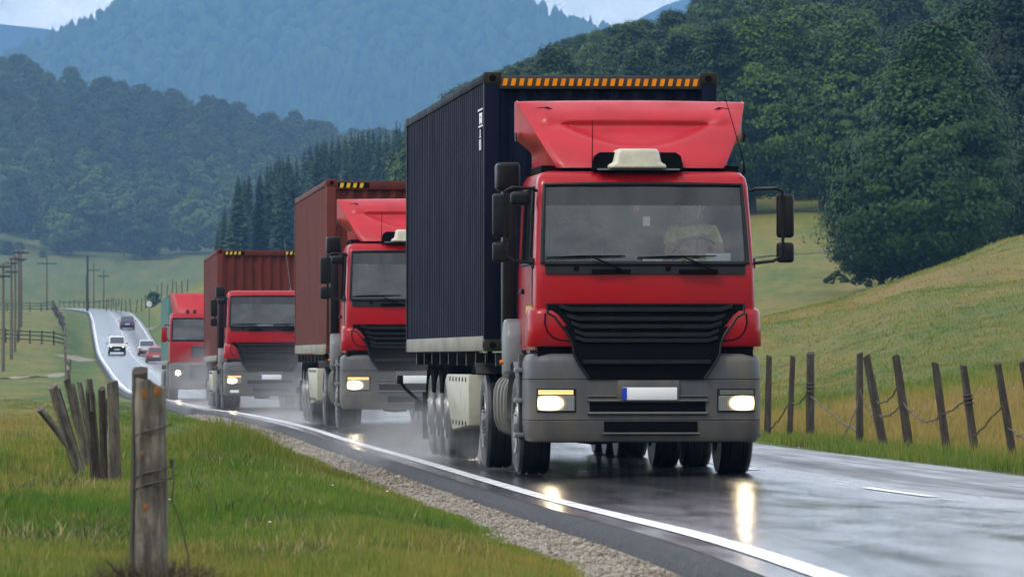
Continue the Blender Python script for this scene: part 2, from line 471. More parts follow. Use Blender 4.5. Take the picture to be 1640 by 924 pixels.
def wood_mat(name, c1, c2, c3):
    m, nt, b = new_mat(name)
    N = nt.nodes; L = nt.links
    tc = N.new('ShaderNodeTexCoord'); oi = N.new('ShaderNodeObjectInfo')
    mp = N.new('ShaderNodeMapping'); mp.inputs['Scale'].default_value = (14, 14, 1.6)
    off = N.new('ShaderNodeVectorMath'); off.operation = 'SCALE'; off.inputs['Scale'].default_value = 37.0
    cmb = N.new('ShaderNodeCombineXYZ')
    for k in range(3): L.new(oi.outputs['Random'], cmb.inputs[k])
    L.new(cmb.outputs[0], off.inputs[0]); L.new(off.outputs[0], mp.inputs['Location'])
    L.new(tc.outputs['Object'], mp.inputs['Vector'])
    ns = N.new('ShaderNodeTexNoise'); ns.inputs['Scale'].default_value = 2.2; ns.inputs['Detail'].default_value = 9; ns.inputs['Roughness'].default_value = 0.68
    L.new(mp.outputs['Vector'], ns.inputs['Vector'])
    rp = N.new('ShaderNodeValToRGB'); els = rp.color_ramp.elements
    els[0].position = 0.33; els[0].color = (*c1, 1); els[1].position = 0.72; els[1].color = (*c3, 1)
    e = els.new(0.5); e.color = (*c2, 1)
    L.new(ns.outputs['Fac'], rp.inputs['Fac']); L.new(rp.outputs['Color'], b.inputs['Base Color'])
    b.inputs['Roughness'].default_value = 0.8
    # damp blotches and algae
    mb_ = N.new('ShaderNodeMapping'); mb_.inputs['Scale'].default_value = (5, 5, 3.2)
    L.new(off.outputs[0], mb_.inputs['Location']); L.new(tc.outputs['Object'], mb_.inputs['Vector'])
    nb_ = N.new('ShaderNodeTexNoise'); nb_.inputs['Scale'].default_value = 2.0; nb_.inputs['Detail'].default_value = 8; nb_.inputs['Roughness'].default_value = 0.7
    L.new(mb_.outputs['Vector'], nb_.inputs['Vector'])
    rb = N.new('ShaderNodeMapRange'); rb.inputs['From Min'].default_value = .46; rb.inputs['From Max'].default_value = .62; rb.inputs['To Max'].default_value = .6
    L.new(nb_.outputs['Fac'], rb.inputs['Value'])
    mxb = N.new('ShaderNodeMix'); mxb.data_type = 'RGBA'; mxb.inputs[7].default_value = (c1[0] * .9, c1[1] * .95, c1[2] * .8, 1)
    L.new(rb.outputs['Result'], mxb.inputs[0]); L.new(rp.outputs['Color'], mxb.inputs[6]); L.new(mxb.outputs[2], b.inputs['Base Color'])
    bp = N.new('ShaderNodeBump'); bp.inputs['Strength'].default_value = 0.7; bp.inputs['Distance'].default_value = 0.02
    L.new(ns.outputs['Fac'], bp.inputs['Height']); L.new(bp.outputs['Normal'], b.inputs['Normal'])
    return m
M['wood'] = wood_mat('weathered_grey_wood', (0.030, 0.025, 0.018), (0.13, 0.112, 0.088), (0.29, 0.255, 0.20))
M['wood_dark'] = wood_mat('wet_dark_wood', (0.018, 0.014, 0.010), (0.045, 0.034, 0.025), (0.10, 0.078, 0.058))
M['wood_pole'] = wood_mat('grey_pole_wood', (0.08, 0.066, 0.05), (0.13, 0.105, 0.08), (0.18, 0.15, 0.12))
M['lichen'] = mat('orange_lichen_wood', (0.21, 0.085, 0.018), (0.10, 0.06, 0.03), scale=26, rough=0.85)
M['bark'] = mat('tree_bark', (0.055, 0.045, 0.035), (0.09, 0.075, 0.06), scale=6, rough=0.85)
M['wire'] = mat('rusty_wire', (0.045, 0.032, 0.025), rough=0.6)
M['leaf'] = leaf_mat('broadleaf_foliage', (0.006, 0.024, 0.004), (0.082, 0.148, 0.012), trans=0.12)
M['leaf_dark'] = leaf_mat('dark_broadleaf_foliage', (0.003, 0.013, 0.004), (0.036, 0.086, 0.012), trans=0.10)
M['leaf_far'] = leaf_mat('hazed_wood_foliage', (0.009, 0.030, 0.008), (0.098, 0.160, 0.026), trans=0.12)  # lighter copy of the leaf greens, some distance haze put into the colour
M['needle'] = leaf_mat('spruce_needles', (0.007, 0.022, 0.013), (0.050, 0.098, 0.042), trans=0.08)
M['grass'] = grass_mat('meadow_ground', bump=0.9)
M['blade'] = grass_mat('grass_blades', blades=True)
M['straw'] = mat('straw_stems', (0.34, 0.27, 0.12), (0.22, 0.19, 0.07), scale=3, rough=0.8)
M['weed'] = mat('dark_weeds', (0.075, 0.045, 0.025), (0.05, 0.055, 0.022), scale=3, rough=0.8)
M['gravel'] = mat('verge_gravel', (0.13, 0.112, 0.085), (0.30, 0.265, 0.21), scale=26, rough=0.8, bump=0.9, bscale=24)
M['stone'] = mat('gravel_stones', (0.13, 0.11, 0.085), (0.36, 0.32, 0.26), scale=3.3, rough=0.75)
M['track_worn'] = mat('worn_grass_track', (0.115, 0.105, 0.045), (0.085, 0.095, 0.03), scale=1, rough=0.9)
M['track'] = mat('pale_dirt_track', (0.26, 0.23, 0.16), (0.19, 0.18, 0.10), scale=2, rough=0.9)

def road_mat():
    m, nt, b = new_mat('wet_asphalt')
    N = nt.nodes; L = nt.links
    au = N.new('ShaderNodeAttribute'); au.attribute_name = 'across'
    tc = N.new('ShaderNodeNewGeometry')
    b.inputs['Base Color'].default_value = (0.022, 0.023, 0.026, 1)
    # film of water lies in long streaks: stretch along the road
    al = N.new('ShaderNodeAttribute'); al.attribute_name = 'along'
    cv = N.new('ShaderNodeCombineXYZ'); L.new(au.outputs['Fac'], cv.inputs[0])
    sc = N.new('ShaderNodeMath'); sc.operation = 'MULTIPLY'; sc.inputs[1].default_value = 0.10
    L.new(al.outputs['Fac'], sc.inputs[0]); L.new(sc.outputs[0], cv.inputs[1])
    ns = N.new('ShaderNodeTexNoise'); ns.inputs['Scale'].default_value = 2.6; ns.inputs['Detail'].default_value = 6; ns.inputs['Roughness'].default_value = 0.6
    L.new(cv.outputs[0], ns.inputs['Vector'])
    # wheel tracks, worn smooth and drier
    rp = N.new('ShaderNodeValToRGB'); rp.color_ramp.interpolation = 'B_SPLINE'
    els = rp.color_ramp.elements
    els[0].position = 0.0; els[0].color = (0.5, 0.5, 0.5, 1); els[1].position = 1.0; els[1].color = (0.35, 0.35, 0.35, 1)
    for p, v in ((0.10, 0.2), (0.17, .55), (0.25, 0.15), (0.38, 0.15), (0.44, .5), (0.50, .2), (0.60, 0.1), (0.655, 0.95), (0.70, 0.95), (0.76, 0.1), (0.90, .2)):
        e = els.new(p); e.color = (v, v, v, 1)
    dv = N.new('ShaderNodeMath'); dv.operation = 'DIVIDE'; dv.inputs[1].default_value = 6.2
    L.new(au.outputs['Fac'], dv.inputs[0]); L.new(dv.outputs[0], rp.inputs['Fac'])
    mr = N.new('ShaderNodeMapRange'); mr.inputs['From Min'].default_value = 0.32; mr.inputs['From Max'].default_value = 0.68
    mr.inputs['To Min'].default_value = 0.25; mr.inputs['To Max'].default_value = 0.52
    L.new(ns.outputs['Fac'], mr.inputs['Value'])
    tr = N.new('ShaderNodeMath'); tr.operation = 'MULTIPLY_ADD'; tr.inputs[1].default_value = 0.16
    L.new(rp.outputs['Color'], tr.inputs[0]); L.new(mr.outputs['Result'], tr.inputs[2])
    # the lane the convoy uses carries a deeper film of fresh spray
    ln = N.new('ShaderNodeMapRange'); ln.interpolation_type = 'SMOOTHSTEP'
    ln.inputs['From Min'].default_value = 2.5; ln.inputs['From Max'].default_value = 3.9
    ln.inputs['To Min'].default_value = 0.42; ln.inputs['To Max'].default_value = 1.0
    L.new(au.outputs['Fac'], ln.inputs['Value'])
    lm_ = N.new('ShaderNodeMath'); lm_.operation = 'MULTIPLY'
    L.new(tr.outputs[0], lm_.inputs[0]); L.new(ln.outputs['Result'], lm_.inputs[1])
    L.new(lm_.outputs[0], b.inputs['Roughness'])
    b.inputs['Specular IOR Level'].default_value = 1.0
    n2 = N.new('ShaderNodeTexNoise'); n2.inputs['Scale'].default_value = 55; n2.inputs['Detail'].default_value = 3
    L.new(tc.outputs['Position'], n2.inputs['Vector'])
    bp = N.new('ShaderNodeBump'); bp.inputs['Strength'].default_value = 0.06; bp.inputs['Distance'].default_value = 0.01
    L.new(n2.outputs['Fac'], bp.inputs['Height'])
    # shallow waves of the worn surface break up reflections
    sv = N.new('ShaderNodeVectorMath'); sv.operation = 'MULTIPLY'; sv.inputs[1].default_value = (1.1, 5.0, 1)
    L.new(cv.outputs[0], sv.inputs[0])
    n4 = N.new('ShaderNodeTexNoise'); n4.inputs['Scale'].default_value = 1.6; n4.inputs['Detail'].default_value = 4
    L.new(sv.outputs[0], n4.inputs['Vector'])
    b2 = N.new('ShaderNodeBump'); b2.inputs['Strength'].default_value = 0.2; b2.inputs['Distance'].default_value = 0.012
    L.new(n4.outputs['Fac'], b2.inputs['Height']); L.new(bp.outputs['Normal'], b2.inputs['Normal'])
    L.new(b2.outputs['Normal'], b.inputs['Normal'])
    return m
M['road'] = road_mat()
M['kerb'] = mat('damp_asphalt_edge', (0.012, 0.013, 0.015), (0.075, 0.075, 0.08), scale=26, rough=0.7, bump=1.0, bscale=45, spec=0.2)
M['paint'] = mat('white_road_paint', (0.76, 0.77, 0.79), (0.62, 0.63, 0.65), scale=1.5, rough=0.25, rough2=0.4)

# ------------------------------------------------------------------ road alignment
# left white line: depth, photo column, photo row
RT = [(8, None, None), (14, None, None), (20, None, None), (26, 1330, 924), (33.6, 1130, 860), (40.5, 1000, 828), (50.4, 868, 795), (58, 775, 768), (68.5, 673, 738), (85, 563, 707),
      (99.4, 497, 686), (124, 410, 666), (156, 337, 655), (209, 268, 640), (292, 212, 628), (400, 186, 606), (480, 174, 589), (570, 160, 567),
      (680, 152, 530), (800, 147, 508), (880, 138, 498.5), (930, 112, 495), (990, 72, 493.5), (1060, 20, 495)]
rY, rX, rZ = [], [], []
for Y, x, y in RT:
    if x is None:
        rY.append(Y); rX.append(1.396 + (26 - Y) * 0.036); rZ.append(-0.996 + (26 - Y) * 0.004)
    else:
        p = px(x, y, Y); rY.append(Y); rX.append(p.x); rZ.append(p.z)
rY = np.array(rY); rX = np.array(rX); rZ = np.array(rZ)

def hermite(xs, ys):
    d = np.diff(ys) / np.diff(xs)
    m = np.zeros(len(xs)); m[1:-1] = (d[:-1] * np.diff(xs)[1:] + d[1:] * np.diff(xs)[:-1]) / (xs[2:] - xs[:-2])
    m[0], m[-1] = d[0], d[-1]
    def f(q):
        q = np.asarray(q, float); qc = np.clip(q, xs[0], xs[-1])
        i = np.clip(np.searchsorted(xs, qc) - 1, 0, len(xs) - 2)
        h = xs[i + 1] - xs[i]; t = (qc - xs[i]) / h
        r = (2 * t**3 - 3 * t**2 + 1) * ys[i] + (t**3 - 2 * t**2 + t) * h * m[i] + (-2 * t**3 + 3 * t**2) * ys[i + 1] + (t**3 - t**2) * h * m[i + 1]
        return r + np.where(q > xs[-1], (q - xs[-1]) * m[-1], 0) + np.where(q < xs[0], (q - xs[0]) * m[0], 0)
    return f
lineX = hermite(rY, rX); lineZ = hermite(rY, rZ)
ROAD_W = 6.0
def crown(u):
    return np.interp(u, [-0.45, 0.0, 2.97, 5.75, 6.2], [-0.025, 0.0, 0.045, -0.055, -0.075])
def road_z(u, Y):
    return lineZ(Y) + crown(u)

# ------------------------------------------------------------------ terrain
CP = []
def cp(x, y, Y): CP.append((x, Y, (HOR - y) / F * Y))
def cz(x, Y, Z): CP.append((x, Y, Z))
for x in (-1500, 0, 820, 1800, 3200): cz(x, 9, -1.02)
for x in (-1500, -300): cz(x, 20, -1.02)
cz(100, 20, -1.03); cz(900, 20, -1.05)
cz(2200, 27, -1.25); cz(3200, 27, -1.25)
cp(240, 924, 27); cp(700, 926, 27.5); cp(-300, 915, 28)
cp(20, 800, 43); cp(300, 812, 42); cp(700, 850, 38); cp(-700, 800, 43)
cp(60, 745, 57); cp(280, 748, 57); cp(-700, 745, 57)
cp(200, 705, 78); cp(-300, 700, 80); cp(430, 722, 72)
cp(100, 682, 100); cp(-700, 680, 100); cp(330, 678, 103)
cp(100, 648, 170); cp(-700, 645, 170); cp(230, 651, 170)
cp(80, 628, 290); cp(-700, 620, 290)
cp(5, 597, 437); cp(100, 597, 437); cp(-700, 590, 437)
cp(17, 572, 490); cp(50, 545, 560); cp(-600, 535, 560); cp(110, 568, 540)
cp(30, 515, 650); cp(110, 522, 670); cp(-500, 505, 650)
cp(90, 497, 850); cp(0, 498, 850); cp(-500, 492, 850); cp(50, 494, 960); cp(-500, 488, 960)
# right of the near road
cz(1950, 40, -1.33); cz(2800, 40, -1.30)
cp(1640, 772, 61); cp(2100, 790, 58); cp(2800, 780, 58)
cp(1622, 735, 75); cp(2200, 728, 78); cp(2800, 700, 80)
cp(1230, 699, 100); cp(1420, 702, 92); cp(1600, 690, 92)
cp(1640, 648, 115); cp(1400, 652, 122); cp(1240, 655, 135); cp(2200, 600, 118)
cp(1640, 525, 165); cp(1400, 566, 168); cp(1230, 606, 180); cp(2300, 430, 165)
cp(1640, 460, 190); cp(1400, 492, 190); cp(1215, 524, 192); cp(1640, 459, 206); cp(1400, 491, 206); cp(1215, 523, 206); cp(1640, 374, 235); cp(1520, 418, 235); cp(1400, 462, 235); cp(1300, 488, 240); cp(1215, 509, 245); cp(2400, 180, 240)
cp(1640, 410, 300); cp(1400, 500, 305); cp(1300, 508, 310); cp(1205, 520, 310)
cp(1200, 462, 370); cp(1300, 458, 365); cp(1400, 460, 360); cp(1640, 410, 390); cp(2400, 250, 380)
cp(1200, 400, 430); cp(1330, 405, 430); cp(1500, 420, 420)
cp(1200, 347, 500); cp(1335, 343, 500); cp(1640, 330, 500); cp(2400, 230, 500)
cp(1100, 205, 700); cp(1400, 150, 700); cp(1640, 120, 700); cp(2400, 60, 700)
cp(1100, 60, 950); cp(1640, 10, 950); cp(2400, -60, 950)
cp(1000, 380, 500); cp(820, 420, 500); cp(600, 560, 450); cp(820, 560, 330); cp(500, 618, 300); cp(1000, 590, 280)
cp(350, 606, 400); cp(450, 580, 450); cp(300, 575, 560)
cp(820, 290, 800); cp(700, 345, 850); cp(960, 180, 850); cp(550, 372, 880); cp(380, 422, 870); cp(460, 395, 880)
cp(650, 300, 990); cp(900, 160, 1000)
# bank beside the far road and the crest
cp(246, 545, 600); cp(240, 506, 700); cp(262, 484, 780); cp(222, 486, 800); cp(172, 487, 860); cp(290, 473, 850); cp(205, 500, 800)
# hazy meadows behind the crest and the wooded hill on the left
cp(60, 498, 1040); cp(180, 490, 1040); cp(300, 475, 1040)
cp(60, 430, 1180); cp(200, 430, 1200); cp(300, 420, 1200); cp(-400, 430, 1200)
cp(60, 395, 1260); cp(250, 392, 1300); cp(400, 390, 1300); cp(-500, 390, 1260)
cp(-500, 120, 1640); cp(0, 158, 1640); cp(150, 190, 1640); cp(300, 222, 1640); cp(450, 250, 1640); cp(580, 285, 1640); cp(800, 330, 1640)
for x in (-1500, 0, 820, 1640, 3000): cz(x, 2300, 30)
for x in (-1500, 820, 3000): cz(x, 4200, 20)
for x in (-1500, 820, 3000): cz(x, 9000, 0)
CP = np.array(CP)
def warp(a, Y):
    return np.stack([np.asarray(a) / 420.0, np.log(np.asarray(Y)) * 2.6], -1)
_C = warp(CP[:, 0], CP[:, 1])
def _phi(d): return d ** 1.4
n = len(CP)
A = np.zeros((n + 3, n + 3))
D = np.linalg.norm(_C[:, None] - _C[None], axis=-1)
A[:n, :n] = _phi(D) - np.eye(n) * 0.02
A[:n, n] = 1; A[:n, n + 1:] = _C
A[n, :n] = 1; A[n + 1:, :n] = _C.T
# near and far heights live on different scales: interpolate the slope Z/Y there and return Z
rhs = np.concatenate([CP[:, 2] / CP[:, 1], np.zeros(3)])
Wt = np.linalg.solve(A, rhs)
def base_h(X, Y):
    X = np.asarray(X, float); Y = np.asarray(Y, float)
    sh = X.shape
    X = X.ravel(); Y = Y.ravel()
    Yc = np.clip(Y, 9, 9000)
    a = np.clip(820 + F * X / Yc, -1500, 3200)
    q = warp(a, Yc)
    out = np.zeros(len(q))
    for s in range(0, len(q), 20000):
        d = np.linalg.norm(q[s:s + 20000, None] - _C[None], axis=-1)
        out[s:s + 20000] = _phi(d) @ Wt[:n] + Wt[n] + q[s:s + 20000] @ Wt[n + 1:]
    return (out * Yc).reshape(sh)

def smooth01(t):
    t = np.clip(t, 0, 1); return t * t * (3 - 2 * t)

def ground_h(X, Y):
    X = np.asarray(X, float); Y = np.asarray(Y, float)
    h = base_h(X, Y)
    u = X - lineX(Y)
    amp = np.clip(Y / 60.0, 0.5, 4)
    h = h + (fbm(X / 2.0, Y / 7.0, 3) - 0.5) * 0.30 * np.clip((Y - 24) / 10, 0.3, 1.2) + (fbm(X / 9.0, Y / 14.0, 9) - 0.5) * 0.5 * smooth01((Y - 90) / 120)
    # tussocky bank beside the verge
    h = h + 0.20 * np.exp(-((u + 2.2) / 0.8) ** 2 - ((Y - 66) / 7.0) ** 2) - 0.12 * np.exp(-((u + 2.6) / 0.9) ** 2 - ((Y - 50) / 6.0) ** 2) + 0.10 * np.exp(-((u + 3.2) / 0.8) ** 2 - ((Y - 100) / 14.0) ** 2)
    inroad = np.where(Y < 1000, 1.0, np.clip(1 - (Y - 1000) / 60, 0, 1))
    rz = lineZ(Y)
    wl = np.clip(1.5 + Y / 260.0, 1.5, 4.5)
    left = smooth01((-u - 0.52) / wl)            # 0 at the road, 1 away from it
    right = smooth01((u - 6.35) / wl)
    under = rz - 0.30
    hl = np.where(u < 2.9, (rz - 0.16) * (1 - left) + h * left, (rz - 0.13) * (1 - right) + h * right)
    inside = (u > -0.6) & (u < 6.15)
    hl = np.where(inside, under, hl)
    return h * (1 - inroad) + hl * inroad

def dryness(X, Y):
    u = X - lineX(Y)
    d = 0.40 + (fbm(X / 3.0, Y / 9.0, 21) - 0.5) * 0.9 + (fbm(X / 14.0, Y / 30.0, 22) - 0.5) * 0.3 + (fbm(X / 0.32, Y / 2.2, 23) - 0.5) * 0.55
    left = u < 3
    # lush strip along the left verge
    d = d - np.where(left, 0.36 * np.exp(-((u + 2.4) / 1.5) ** 2) * smooth01((Y - 26) / 14), 0)
    d = d + np.where(left & (u < -4.2) & (Y > 30) & (Y < 140), 0.16, 0)
    # fallow strip behind the right fence, green verge in front of it
    strip = smooth01((u - 8.2) / 0.8) * (1 - smooth01((Y - 118 - 6 * (fbm(X / 4, Y / 9, 5) - .5)) / 16.0)) * (Y > 40)
    d = np.where(left, d, d * (1 - strip) + strip * (0.86 + (fbm(X / 1.5, Y / 5.0, 25) - 0.5) * 0.35))
    d = np.where((u > 5.8) & (u < 8.0), 0.22 + (fbm(X / 0.8, Y / 3.0, 26) - 0.5) * 0.5, d)
    d = np.where((Y > 130) & ~left, d + 0.02, d)
    d = np.where(~left, d + 0.30 * np.exp(-((Y - 214) / 9.0) ** 2), d)
    d = np.where(Y > 950, d * 0.8, d)
    d = np.where((Y > 340) & ~left & (Y < 620), d + 0.10, d)
    d = np.where((Y > 220) & left & (Y < 900), d + 0.05, d)
    return np.clip(d, 0.02, 1)

rows = [6.0]
while rows[-1] < 7600: rows.append(rows[-1] * 1.0165)
rows = np.array(rows)
ang = np.concatenate([np.linspace(-75, -12, 22)[:-1], np.linspace(-12, -5.6, 40)[:-1], np.linspace(-5.6, 6.4, 330), np.linspace(6.4, 12, 36)[1:], np.linspace(12, 75, 22)[1:]])
TX = rows[:, None] * np.tan(np.radians(ang))[None, :]
TY = np.repeat(rows[:, None], len(ang), 1)
TZ = ground_h(TX, TY)
nr, nc = TX.shape
V = np.stack([TX.ravel(), TY.ravel(), TZ.ravel()], -1)
idx = np.arange(nr * nc).reshape(nr, nc)
Q = np.stack([idx[:-1, :-1], idx[:-1, 1:], idx[1:, 1:], idx[1:, :-1]], -1).reshape(-1, 4)
# ground behind and below the camera, joined to the same sheet
first = idx[0]
back = np.array([(-2600.0, -200.0, -1.1), (2600.0, -200.0, -1.1)])
V = np.concatenate([V, back])
dry = np.concatenate([dryness(TX, TY).ravel(), [0.4, 0.4]])
tris = []
b0, b1 = nr * nc, nr * nc + 1
half = nc // 2
for j in range(nc - 1):
    tris.append((first[j], b0 if j < half else b1, b0 if j < half else b1, first[j + 1]))
tris.append((first[half], b0, b1, b1))
me_q = [q for q in Q.tolist()] + [t for t in tris]
me = bpy.data.meshes.new('ground')
clean = [tuple(dict.fromkeys(f)) for f in me_q]
me.from_pydata(V.tolist(), [], clean)
me.polygons.foreach_set('use_smooth', [True] * len(me.polygons))
me.materials.append(M['grass'])
a_ = me.attributes.new('dry', 'FLOAT', 'POINT'); a_.data.foreach_set('value', dry.astype(np.float32))
ground = bpy.data.objects.new('ground', me); COL.objects.link(ground)
tag(ground, kind='structure')

# ------------------------------------------------------------------ road, line markings, asphalt edge, gravel
Ys = np.concatenate([np.arange(9, 60, 0.5), np.arange(60, 160, 1.0), np.arange(160, 1060, 4.0)])
def strip(name, us, zoff, mt, y0=9, y1=1060, attrs=False, zfun=None):
    ys = Ys[(Ys >= y0) & (Ys <= y1)]
    us = np.asarray(us, float)
    # cross-sections perpendicular enough: heading is under 5 degrees, offset along X
    X = lineX(ys)[:, None] + us[None, :]
    Yg = np.repeat(ys[:, None], len(us), 1)
    Z = lineZ(ys)[:, None] + (crown(us) if zfun is None else np.array([zfun(q) for q in us]))[None, :] + np.asarray(zoff)
    V = np.stack([X.ravel(), Yg.ravel(), Z.ravel()], -1)
    n_r, n_c = X.shape
    ix = np.arange(n_r * n_c).reshape(n_r, n_c)
    Fq = np.stack([ix[:-1, :-1], ix[:-1, 1:], ix[1:, 1:], ix[1:, :-1]], -1).reshape(-1, 4)
    at = {'across': np.repeat(us[None, :], n_r, 0).ravel(), 'along': Yg.ravel()} if attrs else None
    return np_mesh(name, V, Fq, mt, attrs=at, smooth=True)
o = strip('road', np.linspace(-0.24, 6.15, 22), 0.0, M['road'], attrs=True); tag(o, kind='structure')
# thick rounded lip of the newest asphalt layer, left and right
o = strip('road_edge', [-0.238, -0.29, -0.34, -0.38, -0.41, -0.45], 0.0, M['kerb'], zfun=lambda q: float(np.interp(q, [-0.45, -0.41, -0.38, -0.34, -0.29, -0.238], [-0.20, -0.125, -0.07, -0.035, -0.019, -0.016])))
tag(o, kind='structure')
o = strip('road_edge', [6.149, 6.20, 6.26, 6.32], 0.0, M['kerb'], zfun=lambda q: float(np.interp(q, [6.149, 6.2, 6.26, 6.32], [-0.076, -0.085, -0.12, -0.20]))); tag(o, kind='structure')
o = strip('line_marking', [-0.07, 0.0, 0.07], 0.005, M['paint']); tag(o, kind='structure')
o = strip('line_marking', [5.66, 5.80], 0.005, M['paint'], y0=230); tag(o, kind='structure')
mb = MB()
def dash(y0, y1, w=0.06):
    ys = np.linspace(y0, y1, 6)
    Pg = [[(float(lineX(q)) + uu, q, float(road_z(uu, q)) + 0.005) for uu in (2.97 - w, 2.97 + w)] for q in ys]
    mb.grid(Pg)
y = 48.6 - 9 * 3
while y < 900:
    if not (20 < y < 45): dash(y, y + 4.5)
    y += 13.0
o = mb.build('line_marking', M['paint'], recalc=False); tag(o, kind='structure')
for p in o.data.polygons: pass
o = strip('gravel_verge', [-1.5, -1.25, -1.0, -0.8, -0.6, -0.40], 0.0, M['gravel'], y0=14, y1=150, zfun=lambda q: float(np.interp(q, [-1.5, -1.25, -1.0, -0.8, -0.6, -0.40], [-0.40, -0.24, -0.165, -0.135, -0.12, -0.11])))
tag(o, kind='structure')
o = strip('gravel_verge', [6.22, 6.5, 6.75], 0.0, M['gravel'], y0=14, y1=150, zfun=lambda q: float(np.interp(q, [6.22, 6.5, 6.75], [-0.11, -0.12, -0.2])))
tag(o, kind='structure')

# loose stones on the verge
rng = np.random.default_rng(4)
ico = bmesh.new(); bmesh.ops.create_icosphere(ico, subdivisions=1, radius=1.0)
ico.verts.ensure_lookup_table()
IV = np.array([v.co[:] for v in ico.verts]); IF = np.array([[v.index for v in f.verts] for f in ico.faces]); ico.free()
ns_ = 9000
yy = 24 * (150 / 24.0) ** rng.random(ns_)
uu = -0.43 - np.abs(rng.normal(0, 0.22, ns_)); 
rt = rng.random(ns_) < 0.12; uu = np.where(rt, 6.3 + np.abs(rng.normal(0, 0.2, ns_)), uu)
zz = lineZ(yy) + np.where(rt, -0.115, np.interp(-uu, [0.4, 0.6, 0.8, 1.0, 1.4], [-0.11, -0.12, -0.135, -0.155, -0.17]))
sz = (0.006 + 0.014 * rng.random(ns_) ** 4) * (0.8 + yy / 140) * np.where(rt, 0.7, 1.0)
SV = (IV[None] * (rng.random((ns_, 1, 3)) * 0.6 + 0.6)) * sz[:, None, None] + rng.normal(0, 0.12, (ns_, len(IV), 3)) * sz[:, None, None]
SV += np.stack([lineX(yy) + uu, yy, zz + sz * 0.3], -1)[:, None]
SF = IF[None] + (np.arange(ns_) * len(IV))[:, None, None]
o = np_mesh('gravel', SV.reshape(-1, 3), SF.reshape(-1, 3), M['stone']); tag(o, 'loose pale stones on the gravel verge beside the wet road', 'gravel', kind='stuff')

# ------------------------------------------------------------------ grass blades
def blades(name, X, Y, h, w, mt, label, lean=0.35, seed=1):
    r = np.random.default_rng(seed)
    n = len(X)
    Z = ground_h(X, Y)
    az = r.random(n) * 2 * np.pi
    fx, fy = np.cos(az), np.sin(az)                 # blade width direction
    la = r.random(n) * 2 * np.pi; lm = r.random(n) * lean * h * 1.6
    lx, ly = np.cos(la) * lm, np.sin(la) * lm
    base = np.stack([X, Y, Z - 0.01], -1)
    wv = np.stack([fx * w * .5, fy * w * .5, np.zeros(n)], -1)
    mid = base + np.stack([lx * .3, ly * .3, h * .55], -1)
    tip = base + np.stack([lx, ly, h], -1)
    V = np.stack([base - wv, base + wv, mid + wv * .75, mid - wv * .75, tip], 1)      # n,5,3
    o5 = np.arange(n) * 5
    T = np.concatenate([np.stack([o5, o5 + 1, o5 + 2], -1), np.stack([o5, o5 + 2, o5 + 3], -1), np.stack([o5 + 3, o5 + 2, o5 + 4], -1)])
    d = np.clip(dryness(X, Y) + r.normal(0, 0.16, n) + (r.random(n) < 0.06) * 0.35, 0, 1)
    o = np_mesh(name, V.reshape(-1, 3), T, mt, attrs={'dry': np.repeat(d, 5)})
    tag(o, label, 'grass', kind='stuff')
    return o
rng = np.random.default_rng(11)
def field(n, y0, y1, a0, a1, keep, pw=1.0):
    Y = y0 * (y1 / y0) ** (rng.random(n) ** pw)
    a = a0 + (a1 - a0) * rng.random(n)
    X = (a - 820) / F * Y
    u = X - lineX(Y)
    k = keep(u, Y)
    return X[k], Y[k]
X, Y = field(430000, 25.5, 80, -150, 1250, lambda u, Y: (u < -0.40 - 0.62 * fbm(u / 0.4, Y / 1.3, 8) ** 1.1) | ((u < -0.5) & (fbm(u / 0.12, Y / 0.5, 18) > 0.66)) )
hh = 0.028 + 0.075 * rng.random(len(X)) ** 1.6
hh *= 0.65 + 1.3 * fbm(X / 0.9, Y / 2.5, 31) ** 1.5
u_ = X - lineX(Y)
hh *= 1 + 1.6 * np.exp(-((u_ + 2.2) / 0.6) ** 2 - ((Y - 65) / 6.0) ** 2)
hh *= np.clip((-u_ - 0.4) / 0.9, 0.35, 1)
blades('grass', X, Y, hh, 0.0036 + Y * 0.00009, M['blade'], 'meadow grass left of the road around the old posts')
X, Y = field(120000, 80, 260, -250, 700, lambda u, Y: (u < -1.1) & (u > -26) & (rng.random(len(Y)) > (Y - 90) / 190))
blades('grass', X, Y, (0.03 + 0.075 * rng.random(len(X))) * np.clip(1.25 - Y / 260, .3, 1), 0.010 * Y / 80, M['blade'], 'short meadow grass beyond the left posts towards the dip', seed=2)
X, Y = field(150000, 45, 140, 1000, 2100, lambda u, Y: (u > 6.45 + 0.4 * fbm(u * 0 + 1, Y / 1.2, 6)) & (u < 22))
u_ = X - lineX(Y)
hh = np.where(u_ < 8.2, 0.05 + 0.13 * rng.random(len(X)), 0.06 + 0.20 * rng.random(len(X)) ** 1.5) * (0.5 + 1.1 * fbm(X / 0.8, Y / 2.5, 33))
blades('grass', X, Y, hh, 0.010 * Y / 70, M['blade'], 'tall tawny grass around and behind the fence on the right', seed=3)
X, Y = field(90000, 135, 300, 1000, 2000, lambda u, Y: (u > 7))
blades('grass', X, Y, (0.03 + 0.09 * rng.random(len(X))) * (0.5 + fbm(X / 2.5, Y / 6, 41)), 0.012 * Y / 80, M['blade'], 'short pasture grass on the slope right of the road', seed=5)

